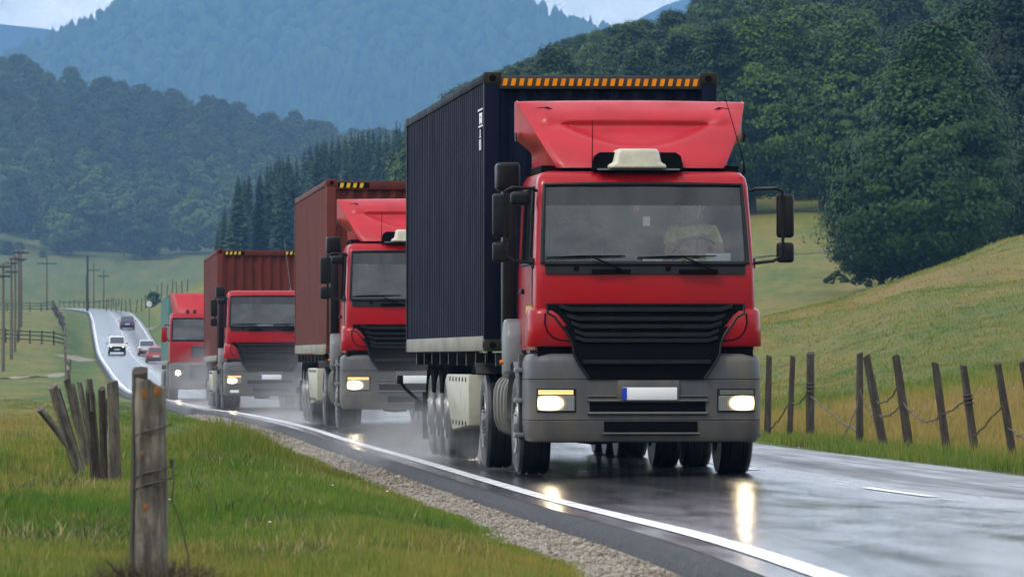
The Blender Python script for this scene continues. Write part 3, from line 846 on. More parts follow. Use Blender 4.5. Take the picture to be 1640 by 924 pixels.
# straw stems, seed heads and a few white flower heads among the blades
X, Y = field(9000, 26, 66, -100, 1150, lambda u, Y: (u < -1.3) & (fbm((u + 30) / 0.6, Y / 3.0, 44) > 0.47))
blades('grass', X, Y, 0.06 + 0.09 * rng.random(len(X)), 0.0036 + Y * 0.00008, M['straw'], 'pale straw stems standing above the grass on the left', lean=0.5, seed=6)
X, Y = field(5000, 30, 58, -60, 520, lambda u, Y: (u < -2.2) & (fbm((u + 9) / 0.5, Y / 2.0, 47) > 0.60))
blades('grass', X, Y, 0.05 + 0.10 * rng.random(len(X)), 0.006 + Y * 0.0001, M['weed'], 'dark reddish brown weeds among the grass around the old posts', lean=0.9, seed=7)
X, Y = field(26, 26, 62, -40, 1100, lambda u, Y: (u < -1.2) & (fbm((u + 5) / 0.7, Y / 3.0, 49) > 0.52))
zf = ground_h(X, Y) + 0.06 + 0.09 * rng.random(len(X)); sf = 0.006 + 0.010 * rng.random(len(X))
FV = IV[None] * sf[:, None, None] * np.array([1, 1, .45]) + np.stack([X, Y, zf], -1)[:, None]
FF = IF[None] + (np.arange(len(X)) * len(IV))[:, None, None]
o = np_mesh('wildflowers', FV.reshape(-1, 3), FF.reshape(-1, 3), M['white']); tag(o, 'tiny white flower heads dotted through the grass on the left', 'flowers', kind='stuff')

# dirt tracks on the left meadow
def track(pts, w, name, mt=None):
    P = []
    for k in range(len(pts) - 1):
        for t in np.linspace(0, 1, 24, endpoint=(k == len(pts) - 2)):
            P.append(Vector(pts[k]).lerp(Vector(pts[k + 1]), t))
    g = []
    for i, p in enumerate(P):
        d = (P[min(i + 1, len(P) - 1)] - P[max(i - 1, 0)]).normalized(); s = Vector((-d.y, d.x, 0))
        row = []
        for t in (-1, -.5, 0, .5, 1):
            q = p + s * (w * .5 * t * (0.8 + 0.4 * random.random()))
            row.append((q.x, q.y, float(ground_h(np.array([q.x]), np.array([q.y]))[0]) + 0.05))
        g.append(row)
    o = MB().grid(g).build(name, mt or M['track'], recalc=False); tag(o, kind='structure')
def gp(x, Y): return ((x - 820) / F * Y, Y, 0)
track([gp(-40, 385), gp(40, 405), gp(104, 430)], 1.0, 'path')
track([gp(108, 520), gp(140, 545), gp(163, 548)], 2.2, 'path')
track([gp(1190, 415), gp(1290, 425), gp(1345, 440)], 0.8, 'path', M['track_worn'])
track([gp(222, 690), gp(240, 705), gp(275, 705)], 2.0, 'path')
# ------------------------------------------------------------------ far mountain and its forest
def mountain_sky(x):
    return np.interp(x, [-700, -200, 0, 70, 130, 200, 330, 560, 800, 860, 905, 960, 1010, 1100, 1300, 2400],
                        [140, 110, 92, 62, 36, 6, -40, -70, -18, 8, 26, 42, 66, 110, 170, 240])
MY0, MY1 = 5600.0, 7200.0
mc = np.linspace(-700, 2400, 150); mt_ = np.linspace(0, 1.25, 46)
def mountain_pt(a, t):
    """t 0 at the foot, 1 on the ridge, beyond 1 down the back"""
    Y = MY0 + (MY1 - MY0) * t
    ridge = (HOR - (mountain_sky(a) + 10)) / F * MY1
    tt = np.where(t <= 1, smooth01(t * 0.5 + 0.0) * 2.0, 1 - (t - 1) * 1.2)
    Z = 10 + (ridge - 10) * tt
    X = (a - 820) / F * MY1 * (0.9 + 0.1 * np.clip(t, 0, 1))
    Z = Z + (fbm(X / 130.0, Y / 170.0, 51) - 0.5) * 52 * np.sin(np.pi * np.clip(t, 0, 1)) * 1.2 
    return X, Y, Z
A_, T_ = np.meshgrid(mc, mt_)
mX, mY, mZ = mountain_pt(A_, T_)
ix = np.arange(mX.size).reshape(mX.shape)
Fq = np.stack([ix[:-1, :-1], ix[:-1, 1:], ix[1:, 1:], ix[1:, :-1]], -1).reshape(-1, 4)
M['hill_floor'] = mat('forest_floor', (0.03, 0.055, 0.022), (0.05, 0.075, 0.03), scale=0.05, rough=0.9)
o = np_mesh('mountain', np.stack([mX.ravel(), mY.ravel(), mZ.ravel()], -1), Fq, M['hill_floor'], smooth=True); tag(o, kind='structure')
# second, paler ridge behind
bx = np.linspace(-1200, 3000, 90)
by = np.interp(bx, [-1200, -200, 0, 120, 400, 820, 940, 1010, 1100, 1250, 3000], [20, 30, 36, 60, 90, 60, 70, 36, -6, -30, -60]) + 12 * (fbm(bx / 70, bx * 0, 77) - .5)
g = []
for k, t in enumerate(np.linspace(0, 1, 8)):
    g.append([((a - 820) / F * 10400, 9000 + 1400 * t, (HOR - yy_) / F * 10400 * t) for a, yy_ in zip(bx, by)])
o = MB().grid(g).build('mountain', M['hill_floor'], recalc=False); tag(o, kind='structure')

rng = np.random.default_rng(23)
def cone_tree(n):
    """low conifers and round crowns for a wood seen from kilometres away"""
    ring = 6
    vs = [(0, 0, 1.0)]; fs = []
    for k, (z, r) in enumerate(((0.62, .16), (0.30, .26), (0.0, .20))):
        vs += [(r * math.cos(2 * math.pi * (i + k * .5) / ring), r * math.sin(2 * math.pi * (i + k * .5) / ring), z) for i in range(ring)]
    for i in range(ring): fs.append((0, 1 + i, 1 + (i + 1) % ring, 1 + (i + 1) % ring))
    tri = []
    for i in range(ring): tri.append((0, 1 + i, 1 + (i + 1) % ring))
    for k in range(2):
        for i in range(ring):
            a = 1 + k * ring + i; b = 1 + k * ring + (i + 1) % ring; c = a + ring; d = b + ring
            tri += [(a, c, d), (a, d, b)]
    return np.array(vs), np.array(tri)
cv_, cf_ = cone_tree(0)
def round_tree():
    v = np.array(IV) * np.array([.34, .34, .46]) + np.array([0, 0, .52]); return v, IF
rv_, rf_ = round_tree()
nT = 15000
a = rng.uniform(-350, 1900, nT); t = rng.random(nT) ** 0.8 * 1.02
X, Y, Z = mountain_pt(a, t)
h = rng.uniform(11, 24, nT)
isc = fbm(X / 90, Y / 280, 63) > 0.46
parts_v, parts_f, tones, off = [], [], [], 0
for sel, bv, bf in ((isc, cv_, cf_), (~isc, rv_, rf_)):
    m_ = sel.sum()
    sc_ = h[sel][:, None, None] * (1 + rng.normal(0, .10, (m_, len(bv), 1)))
    wid = rng.uniform(0.8, 1.4, (m_, 1, 1)) * np.array([[[1, 1, 0]]]) + np.array([[[0, 0, 1]]])
    v = bv[None] * wid * sc_ + np.stack([X[sel], Y[sel], Z[sel] - 1], -1)[:, None]
    f = bf[None] + (off + np.arange(m_) * len(bv))[:, None, None]
    parts_v.append(v.reshape(-1, 3)); parts_f.append(f.reshape(-1, 3)); tones.append(np.repeat(np.clip(rng.normal(.45, .28, m_), 0, 1), len(bv)))
    off += m_ * len(bv)
o = np_mesh('forest', np.concatenate(parts_v), np.concatenate(parts_f), M['leaf'], attrs={'tone': np.concatenate(tones)})
tag(o, 'far forest of spruce and beech covering the blue mountain', 'forest', kind='stuff')

# unseen ridge added behind the camera to darken what glossy faces reflect
g = []
for k, t in enumerate(np.linspace(0, 1, 10)):
    row = []
    for a in np.linspace(R(140), R(400), 60):
        rr0 = 130 + 420 * t
        hgt_ = 150 * smooth01(t) * (0.65 + .7 * float(fbm(math.cos(a) * 3 + 5, math.sin(a) * 3 + 5, 91))) * float(smooth01((-math.sin(a) + .05) / .35))
        row.append((math.cos(a) * rr0 * 1.3, min(-60.0, math.sin(a) * rr0), -4 + hgt_))
    g.append(row)
o = MB().grid(g).build('added_hills', M['hill_floor'], recalc=False); tag(o, kind='structure')

# ------------------------------------------------------------------ trees
def crown_mesh(name, seed, H, Rr, base, ncl, per, leaf, mt, low=0.0, parent=None, lean=0.0):
    """thousands of leaf-sized faces gathered in clumps through an uneven crown"""
    r = np.random.default_rng(seed)
    t = r.random(ncl) ** 0.85
    th = r.random(ncl) * 2 * np.pi
    prof = np.sin(np.pi * (0.10 + 0.88 * t ** (0.90 - low * .25))) ** 0.9
    lob = 0.70 + 0.60 * vnoise(th * 1.3 + seed, t * 3 + seed, seed)
    rad = Rr * prof * lob * np.sqrt(0.25 + 0.75 * r.random(ncl))
    c = np.stack([rad * np.cos(th), rad * np.sin(th), base + (H - base) * (0.04 + 0.92 * t)], -1)
    cr = Rr * (0.10 + 0.20 * r.random(ncl) ** 1.6) * (0.8 + 0.3 * (1 - t))
    n_ = ncl * per
    ci = np.repeat(np.arange(ncl), per)
    d = r.normal(size=(n_, 3)); d[:, 2] = d[:, 2] * 0.8 + 0.35; d /= np.linalg.norm(d, axis=1)[:, None]
    p = c[ci] + d * (cr[ci] * (0.30 + 0.95 * r.random(n_)))[:, None] * np.array([1.2, 1.2, 0.75])
    p[:, 2] = np.maximum(p[:, 2], 0.15)
    out = p - np.array([0, 0, base + (H - base) * .4]); out /= np.linalg.norm(out, axis=1)[:, None]
    nn = d * .55 + out * 1.05 + np.array([0, 0, .15]) + r.normal(size=(n_, 3)) * 0.36; nn /= np.linalg.norm(nn, axis=1)[:, None]
    u = np.cross(nn, r.normal(size=(n_, 3))); u /= np.linalg.norm(u, axis=1)[:, None] + 1e-9
    w = np.cross(nn, u)
    s = leaf * (0.55 + 0.9 * r.random(n_))[:, None]
    V = np.stack([p - u * s * .62, p - w * s * .36 + u * s * .05, p + u * s * .62, p + w * s * .36], 1).reshape(-1, 3)
    Fq = np.arange(n_ * 4).reshape(-1, 4)
    tone = np.clip(0.38 + r.normal(0, .17, ncl)[ci] + r.normal(0, .12, n_), 0, 1)
    return np_mesh(name, V, Fq, mt, parent, attrs={'tone': np.repeat(tone, 4)})

def trunk_mesh(seed, H, rad, nb, reach, parent, top=0.75):
    r = random.Random(seed)
    mb = MB()
    pts = [(0, 0, -0.4)] + [(r.uniform(-.12, .12) * k, r.uniform(-.12, .12) * k, H * top * k / 5) for k in range(1, 6)]
    mb.tube(pts, [rad * 1.25] + [rad * (1 - .16 * k) for k in range(1, 6)], 9)
    for k in range(nb):
        z = H * (0.22 + 0.45 * k / nb); a = r.uniform(0, 6.28); L_ = reach * r.uniform(.6, 1)
        p0 = Vector((0, 0, z)); p1 = p0 + Vector((math.cos(a) * L_ * .5, math.sin(a) * L_ * .5, L_ * .35)); p2 = p0 + Vector((math.cos(a) * L_, math.sin(a) * L_, L_ * .85))
        mb.tube([p0, p1, p2], [rad * .45, rad * .28, rad * .1], 6)
    return mb.build('trunk', M['bark'], parent, recalc=False)

def ground_z(x, y): return float(ground_h(np.array([float(x)]), np.array([float(y)]))[0])

def broadleaf(name, seed, H, Rr, base, ncl, per, leaf, mt, low=0.0, trunk=True):
    root = empty(name)
    crown_mesh('crown', seed, H, Rr, base, ncl, per, leaf, mt, low, root)
    trunk_mesh(seed, H, H * .022, 6, Rr * .8, root)
    return root

def spruce_mesh(name, seed, H, Rr, parent, layers=26, spread=10):
    r = np.random.default_rng(seed)
    V, T = [], []
    for i in range(layers):
        f = i / (layers - 1.0)
        z = H * (0.05 + 0.93 * f)
        rr = Rr * (1 - f) ** 0.85 + 0.12
        nfr = int(spread * (1 - .45 * f)) + 3
        for k in range(nfr):
            a = r.random() * 6.283; L_ = rr * (0.70 + 0.45 * r.random()); dz = -L_ * (.22 + .28 * r.random())
            ca, sa = math.cos(a), math.sin(a); wid = L_ * .20 + .10
            z0 = z + r.normal() * H * .012
            for (s0, s1, q) in ((0.10, .62, 1.0), (.48, 1.0, .72)):
                for side in (-1, 1):
                    b = len(V)
                    x0, y0, zz0 = ca * L_ * s0, sa * L_ * s0, z0 + dz * s0 * s0
                    x1, y1, zz1 = ca * L_ * s1, sa * L_ * s1, z0 + dz * s1 * s1 + .08 * L_ * (s1 > .9)
                    xm, ym = (x0 + x1) / 2 - sa * wid * side * q, (y0 + y1) / 2 + ca * wid * side * q
                    V += [(x0, y0, zz0), (x1, y1, zz1), (xm, ym, (zz0 + zz1) / 2 - wid * (.35 + .5 * r.random()))]
                    T.append((b, b + 1, b + 2))
    V = np.array(V); V[:, 2] = np.maximum(V[:, 2], .1)
    tone = np.clip(np.repeat(r.normal(.42, .22, len(T)), 3), 0, 1)
    return np_mesh(name, V, np.array(T), M['needle'], parent, attrs={'tone': tone})

def place_tree(proto, x, y, rz, s, sz=None, label=None, group=None, cat='tree', first=False, dz=-0.1):
    o = proto if first else copy_tree(proto)
    o.location = (x, y, ground_z(x, y) + dz); o.rotation_euler = (0, 0, rz)
    o.scale = (s, s, sz or s)
    tag(o, label, cat, group)
    return o
used = set()
def put(proto, *a, **k):
    f = proto.name not in used; used.add(proto.name)
    return place_tree(proto, *a, first=f, **k)

rr_ = random.Random(5)
# the great trees on the right, foliage down to the grass
big = [broadleaf('broadleaf_tree', 100 + k, 18.5, 6.4, 0.3, 640, 150, 0.25, M['leaf_dark'], low=0.9) for k in range(2)]
b1 = px(1495, 440, 345); put(big[0], b1.x, 345, 0.4, .86, .84, label='huge dark bushy tree bulging out at the near corner of the forest', cat='tree')
b2 = px(1655, 400, 372); put(big[1], b2.x, 372, 2.0, .92, label='tall dark tree at the right picture edge beside the bulging corner tree', cat='tree')
b3 = px(1412, 440, 352); put(big[1], b3.x, 352, 4.0, .50, .52, label='lower dark tree tucked against the left flank of the huge corner tree', cat='tree')
b4 = px(1760, 380, 440); put(big[0], b4.x, 440, 1.0, 1.0, label='dark leafy tree just outside the forest corner, furthest up the slope', cat='tree')
b5 = px(1570, 440, 385); put(big[0], b5.x, 385, 2.6, .90, .96, label='dark leafy tree crowding behind the two big corner trees', cat='tree')
mids = [broadleaf('broadleaf_tree', 140 + k, 15.5, 4.3, 0.8, 320, 115, 0.25, M['leaf'], low=0.6) for k in range(4)]
def sky_r(x):
    return float(np.interp(x, [330, 380, 470, 540, 600, 655, 700, 745, 800, 850, 900, 950, 1010, 1060, 1100, 1160, 1300, 2000], [402, 280, 242, 216, 204, 190, 172, 132, 112, 92, 62, 48, 34, 22, 0, -60, -200, -400]))
pts = []
def free(x, y, d): return all((x - a) ** 2 + (y - b) ** 2 > d * d for a, b in pts)
# forest edge above the far pasture
edge = [(1150, 505), (1205, 507), (1262, 506), (1318, 505), (1090, 512), (1030, 520), (1375, 502)]
k = 0
for xx, Y in edge:
    p = px(xx, 0, Y); pts.append((p.x, Y))
    put(mids[k % 4], p.x, Y, rr_.uniform(0, 6), rr_.uniform(.95, 1.05), rr_.uniform(1.0, 1.1), label='tall leafy tree in the front row of the forest edge above the far pasture', group='trees of the forest edge', cat='tree'); k += 1
tries = 0; cnt = 0
while tries < 9000 and cnt < 185:
    tries += 1
    Y = rr_.uniform(515, 1010); a = rr_.uniform(690, 1780)
    p = px(a, 0, Y)
    if not free(p.x, Y, 5.2 + Y / 260): continue
    z = ground_z(p.x, Y); s = rr_.uniform(.85, 1.15); Hh = 15.5 * s
    ty = HOR - F * (z + Hh) / Y
    if ty < sky_r(a) - 4:
        s2 = ((HOR - sky_r(a)) / F * Y - z) / 15.5
        if s2 < 0.6: continue
        s = min(s, s2)
    if HOR - F * z / Y < -60: continue
    pts.append((p.x, Y)); cnt += 1
    put(mids[cnt % 4], p.x, Y, rr_.uniform(0, 6), s * rr_.uniform(.95, 1.15), s, label='round topped leafy tree in the dense forest climbing the right hillside', group='trees of the right hillside forest', cat='tree')
# spruces at the left end of that forest
spr = []
for k in range(3):
    r_ = empty('spruce_tree'); spruce_mesh('crown', 200 + k, 16.0, 2.7, r_, 38, 16)
    mb = MB(); mb.tube([(0, 0, -.4), (0, 0, 8), (0, 0, 15.6)], [.24, .15, .02], 8); mb.build('trunk', M['bark'], r_, recalc=False)
    spr.append(r_)
pts = []
p = px(382, 0, 838); put(spr[0], p.x, 838, 0, 1.05, (HOR - 277) / F * 838 / 16.0 - ground_z(p.x, 838) / 16.0, label='pointed dark spruce standing foremost at the left end of the forest', cat='tree')
pts.append((p.x, 838))
cnt = 0; tries = 0
while cnt < 92 and tries < 6000:
    tries += 1
    Y = rr_.uniform(835, 985); a = rr_.uniform(345, 700); p = px(a, 0, Y)
    if not free(p.x, Y, 4.0): continue
    z = ground_z(p.x, Y)
    hmax = (HOR - sky_r(a) - rr_.uniform(-5, 16)) / F * Y - z
    if hmax < 6: continue
    Hh = min(rr_.uniform(17, 25), hmax); pts.append((p.x, Y)); cnt += 1
    put(spr[cnt % 3], p.x, Y, rr_.uniform(0, 6), Hh / 16.0 * rr_.uniform(.95, 1.2), Hh / 16.0, label='dark pointed spruce in the close stand left of the leafy forest', group='spruces at the forest end', cat='tree')
# wood on the hill at the left
far_ = []
for k in range(5):
    o = crown_mesh('broadleaf_tree', 300 + k, 13.0, 5.0, 0.4, 170, 40, 0.55, M['leaf_far'], low=.6)
    far_.append(o)
def sky_l(x): return float(np.interp(x, [-100, 0, 50, 100, 170, 215, 300, 400, 480, 570, 650], [60, 70, 72, 88, 110, 112, 133, 145, 170, 192, 215]))
pts = []; cnt = 0; tries = 0
rest = []
cand = []
while len(cand) < 255 and tries < 20000:
    tries += 1
    Y = rr_.uniform(1232, 1655); a = rr_.uniform(-130, 640); p = px(a, 0, Y)
    if not free(p.x, Y, 6.6): continue
    pts.append((p.x, Y)); cand.append((Y, a, p.x))
cand.sort()
for cnt, (Y, a, X_) in enumerate(cand):
    z = ground_z(X_, Y)
    s = min(rr_.uniform(.8, 1.15), max(.55, ((HOR - sky_l(a) + rr_.uniform(-5, 10)) / F * Y - z) / 13.0))
    wd, rz_ = s * rr_.uniform(.9, 1.15), rr_.uniform(0, 6)
    if cnt < 100:
        put(far_[cnt % 5], X_, Y, rz_, wd, s, label='round leafy tree in the lower rows of the bluish wood on the left hillside', group='trees of the left hillside wood', cat='tree')
    else:
        rest.append((cnt % 5, X_, Y, z - .1, rz_, wd, s))
PV, PT = [], []
for k, x, y, z, rz_, wd, s in rest:
    me_ = far_[k].data; n_ = len(me_.vertices)
    co = np.empty(n_ * 3, np.float32); me_.vertices.foreach_get('co', co); co = co.reshape(-1, 3)
    tn = np.empty(n_, np.float32); me_.attributes['tone'].data.foreach_get('value', tn)
    c_, s_ = math.cos(rz_), math.sin(rz_)
    PV.append(np.stack([(co[:, 0] * c_ - co[:, 1] * s_) * wd + x, (co[:, 0] * s_ + co[:, 1] * c_) * wd + y, co[:, 2] * s + z], -1))
    PT.append(np.clip(tn + rr_.uniform(-.25, .25), 0, 1))
PV = np.concatenate(PV)
o = np_mesh('forest', PV, np.arange(len(PV)).reshape(-1, 4), M['leaf_far'], attrs={'tone': np.concatenate(PT)})
tag(o, 'upper part of the bluish leafy wood along the crest of the left hill', 'forest', kind='stuff')
# shrubs
sh = [crown_mesh('shrub', 400 + k, 2.2, 1.5, 0.0, 40, 60, 0.26, M['leaf'], low=1.0) for k in range(2)]
def shrub(k, x, Y, s, label, group=None):
    p = px(x, 0, Y); put(sh[k], p.x, Y, rr_.uniform(0, 6), s, label=label, group=group, cat='shrub')
shrub(0, 247, 838, 1.0, 'small blue green bush by the fence posts above the round sign')
for x, Y, s in ((1328, 369, .26), (1352, 372, .24), (1340, 380, .32), (1372, 366, .28), (1392, 360, .24)):
    shrub(1, x, Y, s, 'low green bush in the hollow at the foot of the corner tree', 'bushes in the pasture hollow')
for x, Y, s in ((12, 1215, 1.3), (30, 1225, 1.1), (68, 1222, .7)):
    shrub(0, x, Y, s, 'hazy bush scattered on the meadow below the left wood', 'bushes below the left wood')

# ------------------------------------------------------------------ fences, poles, sign
def post(name, top, bot, r, mt, label, cat='fence post', group=None, sides=9, seed=0, flat=True, band=True, parent=None):
    """one hewn post from its foot to its top, with splits and knots"""
    q = random.Random(seed)
    bot = Vector(bot); top = Vector(top); ax = top - bot; L_ = ax.length
    mb = MB(); rings = []
    K = 12
    ph = [q.uniform(.84, 1.14) for _ in range(sides)]
    for k in range(K + 1):
        t = k / K
        rad = r * (1.12 - .20 * t) * q.uniform(.96, 1.04)
        ring = []
        for i in range(sides):
            a = 2 * math.pi * i / sides
            rr = rad * ph[i] * q.uniform(.965, 1.035)
            zt = t * L_
            if k == K: zt -= (0.5 + .5 * math.cos(a + seed)) * r * .8
            ring.append((math.cos(a) * rr, math.sin(a) * rr, zt - 0.12 * (k == 0)))
        rings.append(ring)
    mb.loft(rings)
    o = mb.build(name, mt, parent, smooth=28)
    o.location = bot
    o.rotation_euler = Vector((0, 0, 1)).rotation_difference(ax.normalized()).to_euler()
    if label: tag(o, label, cat, group)
    return o
def foot(x, Y):
    X = (x - 820) / F * Y
    return Vector((X, Y, ground_z(X, Y)))
def top_at(x, y, Y): return px(x, y, Y)

# nearest post: a thick squared post with a darker slat nailed behind
Y = 25.6
f0 = foot(243, Y); t0 = top_at(241, 606, Y)
pr = empty('fence_post', f0); tag(pr, 'thick cracked grey post with orange lichen, nearest to the camera', 'fence post')
mb = MB(); q = random.Random(3); K = 22; rings = []
ax = t0 - f0
shape = [(-.070, -.055), (-.045, -.075), (0.0, -.079), (.045, -.075), (.074, -.05), (.078, 0), (.07, .05), (.03, .07), (-.03, .072), (-.072, .04)]
for k in range(K + 1):
    t = k / K; ring = []
    for i, (sx, sy) in enumerate(shape):
        wob = 1 + .05 * math.sin(t * 9 + i * 2.1) + q.uniform(-.03, .03)
        zt = t * ax.z
        if k == K: zt -= max(0, sx) * .55 + q.uniform(0, .012) - (.01 if i in (0, 9) else 0)
        ring.append((sx * .86 * wob * (1.12 - .12 * t) + ax.x * t, sy * wob, zt - .15 * (k == 0)))
    rings.append(ring)
mb.loft(rings).build('post_body', M['wood'], pr, smooth=28)
post('back_slat', Vector((ax.x - .052, .085, ax.z + .052)), Vector((-.06, .085, -.1)), .042, M['wood_dark'], None, parent=pr, seed=8)
for (lx, lz, rad) in ((-.02, .86, .020), (-.03, .60, .013), (-.015, .37, .016), (.005, .30, .010), (.032, ax.z - .055, .020)):
    mb = MB()
    mb.loft([[(ax.x * lz / ax.z + lx + math.cos(a) * rad * e * random.uniform(.6, 1.35), -.0775 - (1 - e) * .005, lz + math.sin(a) * rad * 1.25 * e) for a in [2 * math.pi * i / 9 for i in range(9)]] for e in (1.0, .4)])
    mb.build('lichen_patch', M['lichen'], pr)
mb = MB()
for z_ in (.47, .52, .90 - .2):
    mb.tube([(-.08 + .01, -.06, z_ - .02), (-.02, -.085, z_), (.05, -.083, z_ + .015), (.088, -.03, z_ + .03), (.08, .05, z_ + .02)], .0035, 6)
mb.tube([(.085, -.03, .56), (.10, -.04, .5), (.09, -.05, .40), (.13, -.06, .30), (.16, -.02, .16), (.15, 0, .02)], .003, 5)
mb.box(.08, .098, -.03, .0, .54, .58)
mb.build('wire_wrap', M['wire'], pr)

rw = np.random.default_rng(77); nb_ = 1400
aa = rw.random(nb_) * 6.283; rd = np.abs(rw.normal(0, .16, nb_)) + .05
blades('grass', f0.x + np.cos(aa) * rd * 1.1, f0.y + np.sin(aa) * rd * 2.2, (0.05 + .13 * rw.random(nb_)) * np.clip(1.3 - rd * 1.8, .3, 1), np.full(nb_, .0075), M['weed'], 'reddish dry weeds matted round the foot of the nearest post', lean=.9, seed=78)

# heap of leaning posts further along the same fence
cl = [  # top x,y, bottom x,y depth radius material label
    (62, 652, 134, 738, 55, .035, 'wood', 'thin grey stake fallen far over to the left'),
    (84, 614, 130, 748, 52, .046, 'wood', 'forked grey post leaning left, split top'),
    (92, 622, 133, 742, 52.6, .024, 'wood_dark', 'dark slat against the forked leaning post'),
    (106, 606, 139, 740, 56, .036, 'wood', 'pale post leaning behind the forked one'),
    (115, 613, 142, 742, 54, .026, 'wood', 'slim grey post in the middle of the leaning bundle'),
    (127, 610, 149, 742, 57, .026, 'wood', 'slender pale post at the right of the leaning bundle'),
    (144, 624, 155, 752, 50, .040, 'wood_dark', 'dark wet post with a pale broken tip'),
    (163, 620, 169, 768, 47, .030, 'wood_dark', 'narrow dark post beside the broad grey one'),
    (171, 637, 174, 765, 47.6, .020, 'wood_dark', 'short dark slat between two upright posts'),
    (180, 608, 184, 778, 46, .050, 'wood', 'broad grey upright post at the right of the bundle')]
for k, (tx, ty, bx_, by_, Y, r_, mt, lb) in enumerate(cl):
    b = foot(bx_, Y); t = top_at(tx, ty, Y - .2)
    o = post('fence_post', t, b, r_, M[mt], lb, group='old posts of the left fence', seed=20 + k)
    if k == 6:
        tip = post('post_tip', Vector((0, 0, (t - b).length + .10)), Vector((0, 0, (t - b).length - .06)), .032, M['wood'], None, parent=o, seed=99)
# dark clods and dead wire at the foot of the bundle
mb = MB(); b = foot(140, 48)
mb.tube([b + Vector((-.05, 0, .08)), b + Vector((.1, -.1, .12)), b + Vector((.32, -.2, .05)), b + Vector((.62, -.1, .10)), b + Vector((.8, 0, .04))], .006, 6)
mb.tube([b + Vector((.0, 0, .45)), b + Vector((.15, .1, .38)), b + Vector((.25, .2, .42))], .004, 6)
tag(mb.build('fence_wire', M['wire']), 'loose rusty wire lying in the grass by the leaning posts', 'wire')

# fence on the right of the road
rp = [(1232, 568, 1229, 700, 100, .052, 'wood_dark', 'straight thin post, first one right of the front lorry'),
      (1270, 568, 1264, 699, 98, .050, 'wood_dark', 'second post right of the lorry, leaning slightly right'),
      (1298, 563, 1297, 703, 96, .060, 'wood_dark', 'third post right of the lorry, thick and upright with wire knots'),
      (1377, 563, 1377, 713, 90, .052, 'wood_dark', 'upright dark post almost touching its leaning neighbour'),
      (1387, 568, 1415, 719, 88, .058, 'wood_dark', 'strongly left-leaning post next to the upright dark one'),
      (1435, 568, 1457, 722, 86, .064, 'wood_dark', 'stout reddish brown post leaning left'),
      (1497, 579, 1516, 725, 83, .050, 'wood_dark', 'leaning post with a small white top'),
      (1543, 582, 1562, 724, 82, .054, 'wood_dark', 'leaning post bound with wire halfway up'),
      (1597, 579, 1623, 735, 77, .052, 'wood_dark', 'very dark leaning post, last whole one before the picture edge'),
      (1637, 575, 1668, 742, 75, .055, 'wood_dark', 'post cut by the right picture edge')]
ends = []
for k, (tx, ty, bx_, by_, Y, r_, mt, lb) in enumerate(rp):
    b = foot(bx_, Y); t = top_at(tx, ty, Y)
    o = post('fence_post', t, b, r_, M[mt], lb, group='posts of the roadside fence on the right', seed=50 + k)
    ends.append((b, t))
    if k in (2, 7):
        mb = MB()
        for z_ in (.55, .6, .64):
            L_ = (t - b).length * z_
            mb.tube([(math.cos(a) * (r_ * 1.08 + .012), math.sin(a) * (r_ * 1.08 + .012), L_ + .01 * math.sin(3 * a)) for a in [i * .7 for i in range(10)]], .009, 5)
        mb.build('wire_wrap', M['wire'], o)
def wire(i, j, hi, hj, sag, lb, rad=.011):
    a = ends[i][0].lerp(ends[i][1], hi); b = (ends[j][0].lerp(ends[j][1], hj)) if isinstance(j, int) else Vector(j)
    q = random.Random(i * 7 + int(hi * 100)); pts_ = []
    for k in range(15):
        t = k / 14; p = a.lerp(b, t); p.z -= sag * 4 * t * (1 - t); p += Vector((q.uniform(-.012, .012), 0, q.uniform(-.018, .018)))
        if 0 < k < 14: p.z = max(p.z, ground_z(p.x, p.y) + .03)
        pts_.append(p)
    mb = MB().tube(pts_, rad, 5)
    for k in range(1, 14, 2):
        p = pts_[k]; mb.tube([p + Vector((-.02, 0, -.025)), p + Vector((.02, 0, .025))], .005, 4)
    tag(mb.build('barbed_wire', M['wire'], recalc=False), lb, 'wire', 'slack wires of the right fence')
wire(1, 2, .45, .62, .12, 'slack barbed wire between the second and third right post')
wire(0, 1, .1, .48, .05, 'wire running down from the second right post towards the first')
wire(2, 3, .5, .12, .02, 'broken wire falling from the thick third post to the grass')
wire(3, 4, .62, .25, .1, 'short wire crossing between the touching posts', .007)
wire(4, 5, .5, .72, .14, 'upper wire sagging up to the stout brown post')
wire(4, 5, .35, .5, .1, 'lower wire between the leaning and the stout brown post')
wire(5, 6, .5, .4, .17, 'deeply sagging wire right of the stout brown post')
wire(6, 7, .42, .62, .05, 'wire rising to the wire bound post')
wire(7, 8, .18, .58, .02, 'straight wire climbing to the very dark post')
wire(8, 9, .35, .3, .12, 'wire at the right edge past the very dark post')
wire(3, (ends[3][0].x - .35, 89.5, ends[3][0].z + .05), .5, 0, .1, 'loose wire end hanging left of the upright dark post')

# utility poles on the left meadow
def pole(x, ytop, Y, arms, label, dark=False, r=.14, r_t=.09, group='utility poles on the left meadow'):
    b = foot(x, Y); t = px(x, ytop, Y); H = t.z - b.z
    o = empty('utility_pole', b); tag(o, label, 'utility pole', group)
    MB().tube([(0, 0, -.3), (.02, 0, H * .5), (0, 0, H)], [r, (r + r_t) / 2, r_t], 10).build('pole_shaft', M['wood_dark' if dark else 'wood_pole'], o)
    for z_, w in arms:
        arm = MB().box(-w, w, -.06 - r_t, .06 - r_t, H - z_ - .07, H - z_ + .07).build('crossarm', M['wood_dark'], o)
        for xx in (-w * .9, -w * .45, w * .45, w * .9):
            mb = MB().lathe([(0, .07), (.03, .07), (.03, .14), (.075, .16), (.06, .26), (0, .30)], (xx, -r_t, H - z_), 'z', 10)
            mb.build('insulator', M['light_grey'], arm, recalc=False)
    return o
pole(5, 422, 437, [(.25, .55), (.95, .55)], 'nearest utility pole with two short crossarms at the left picture edge')
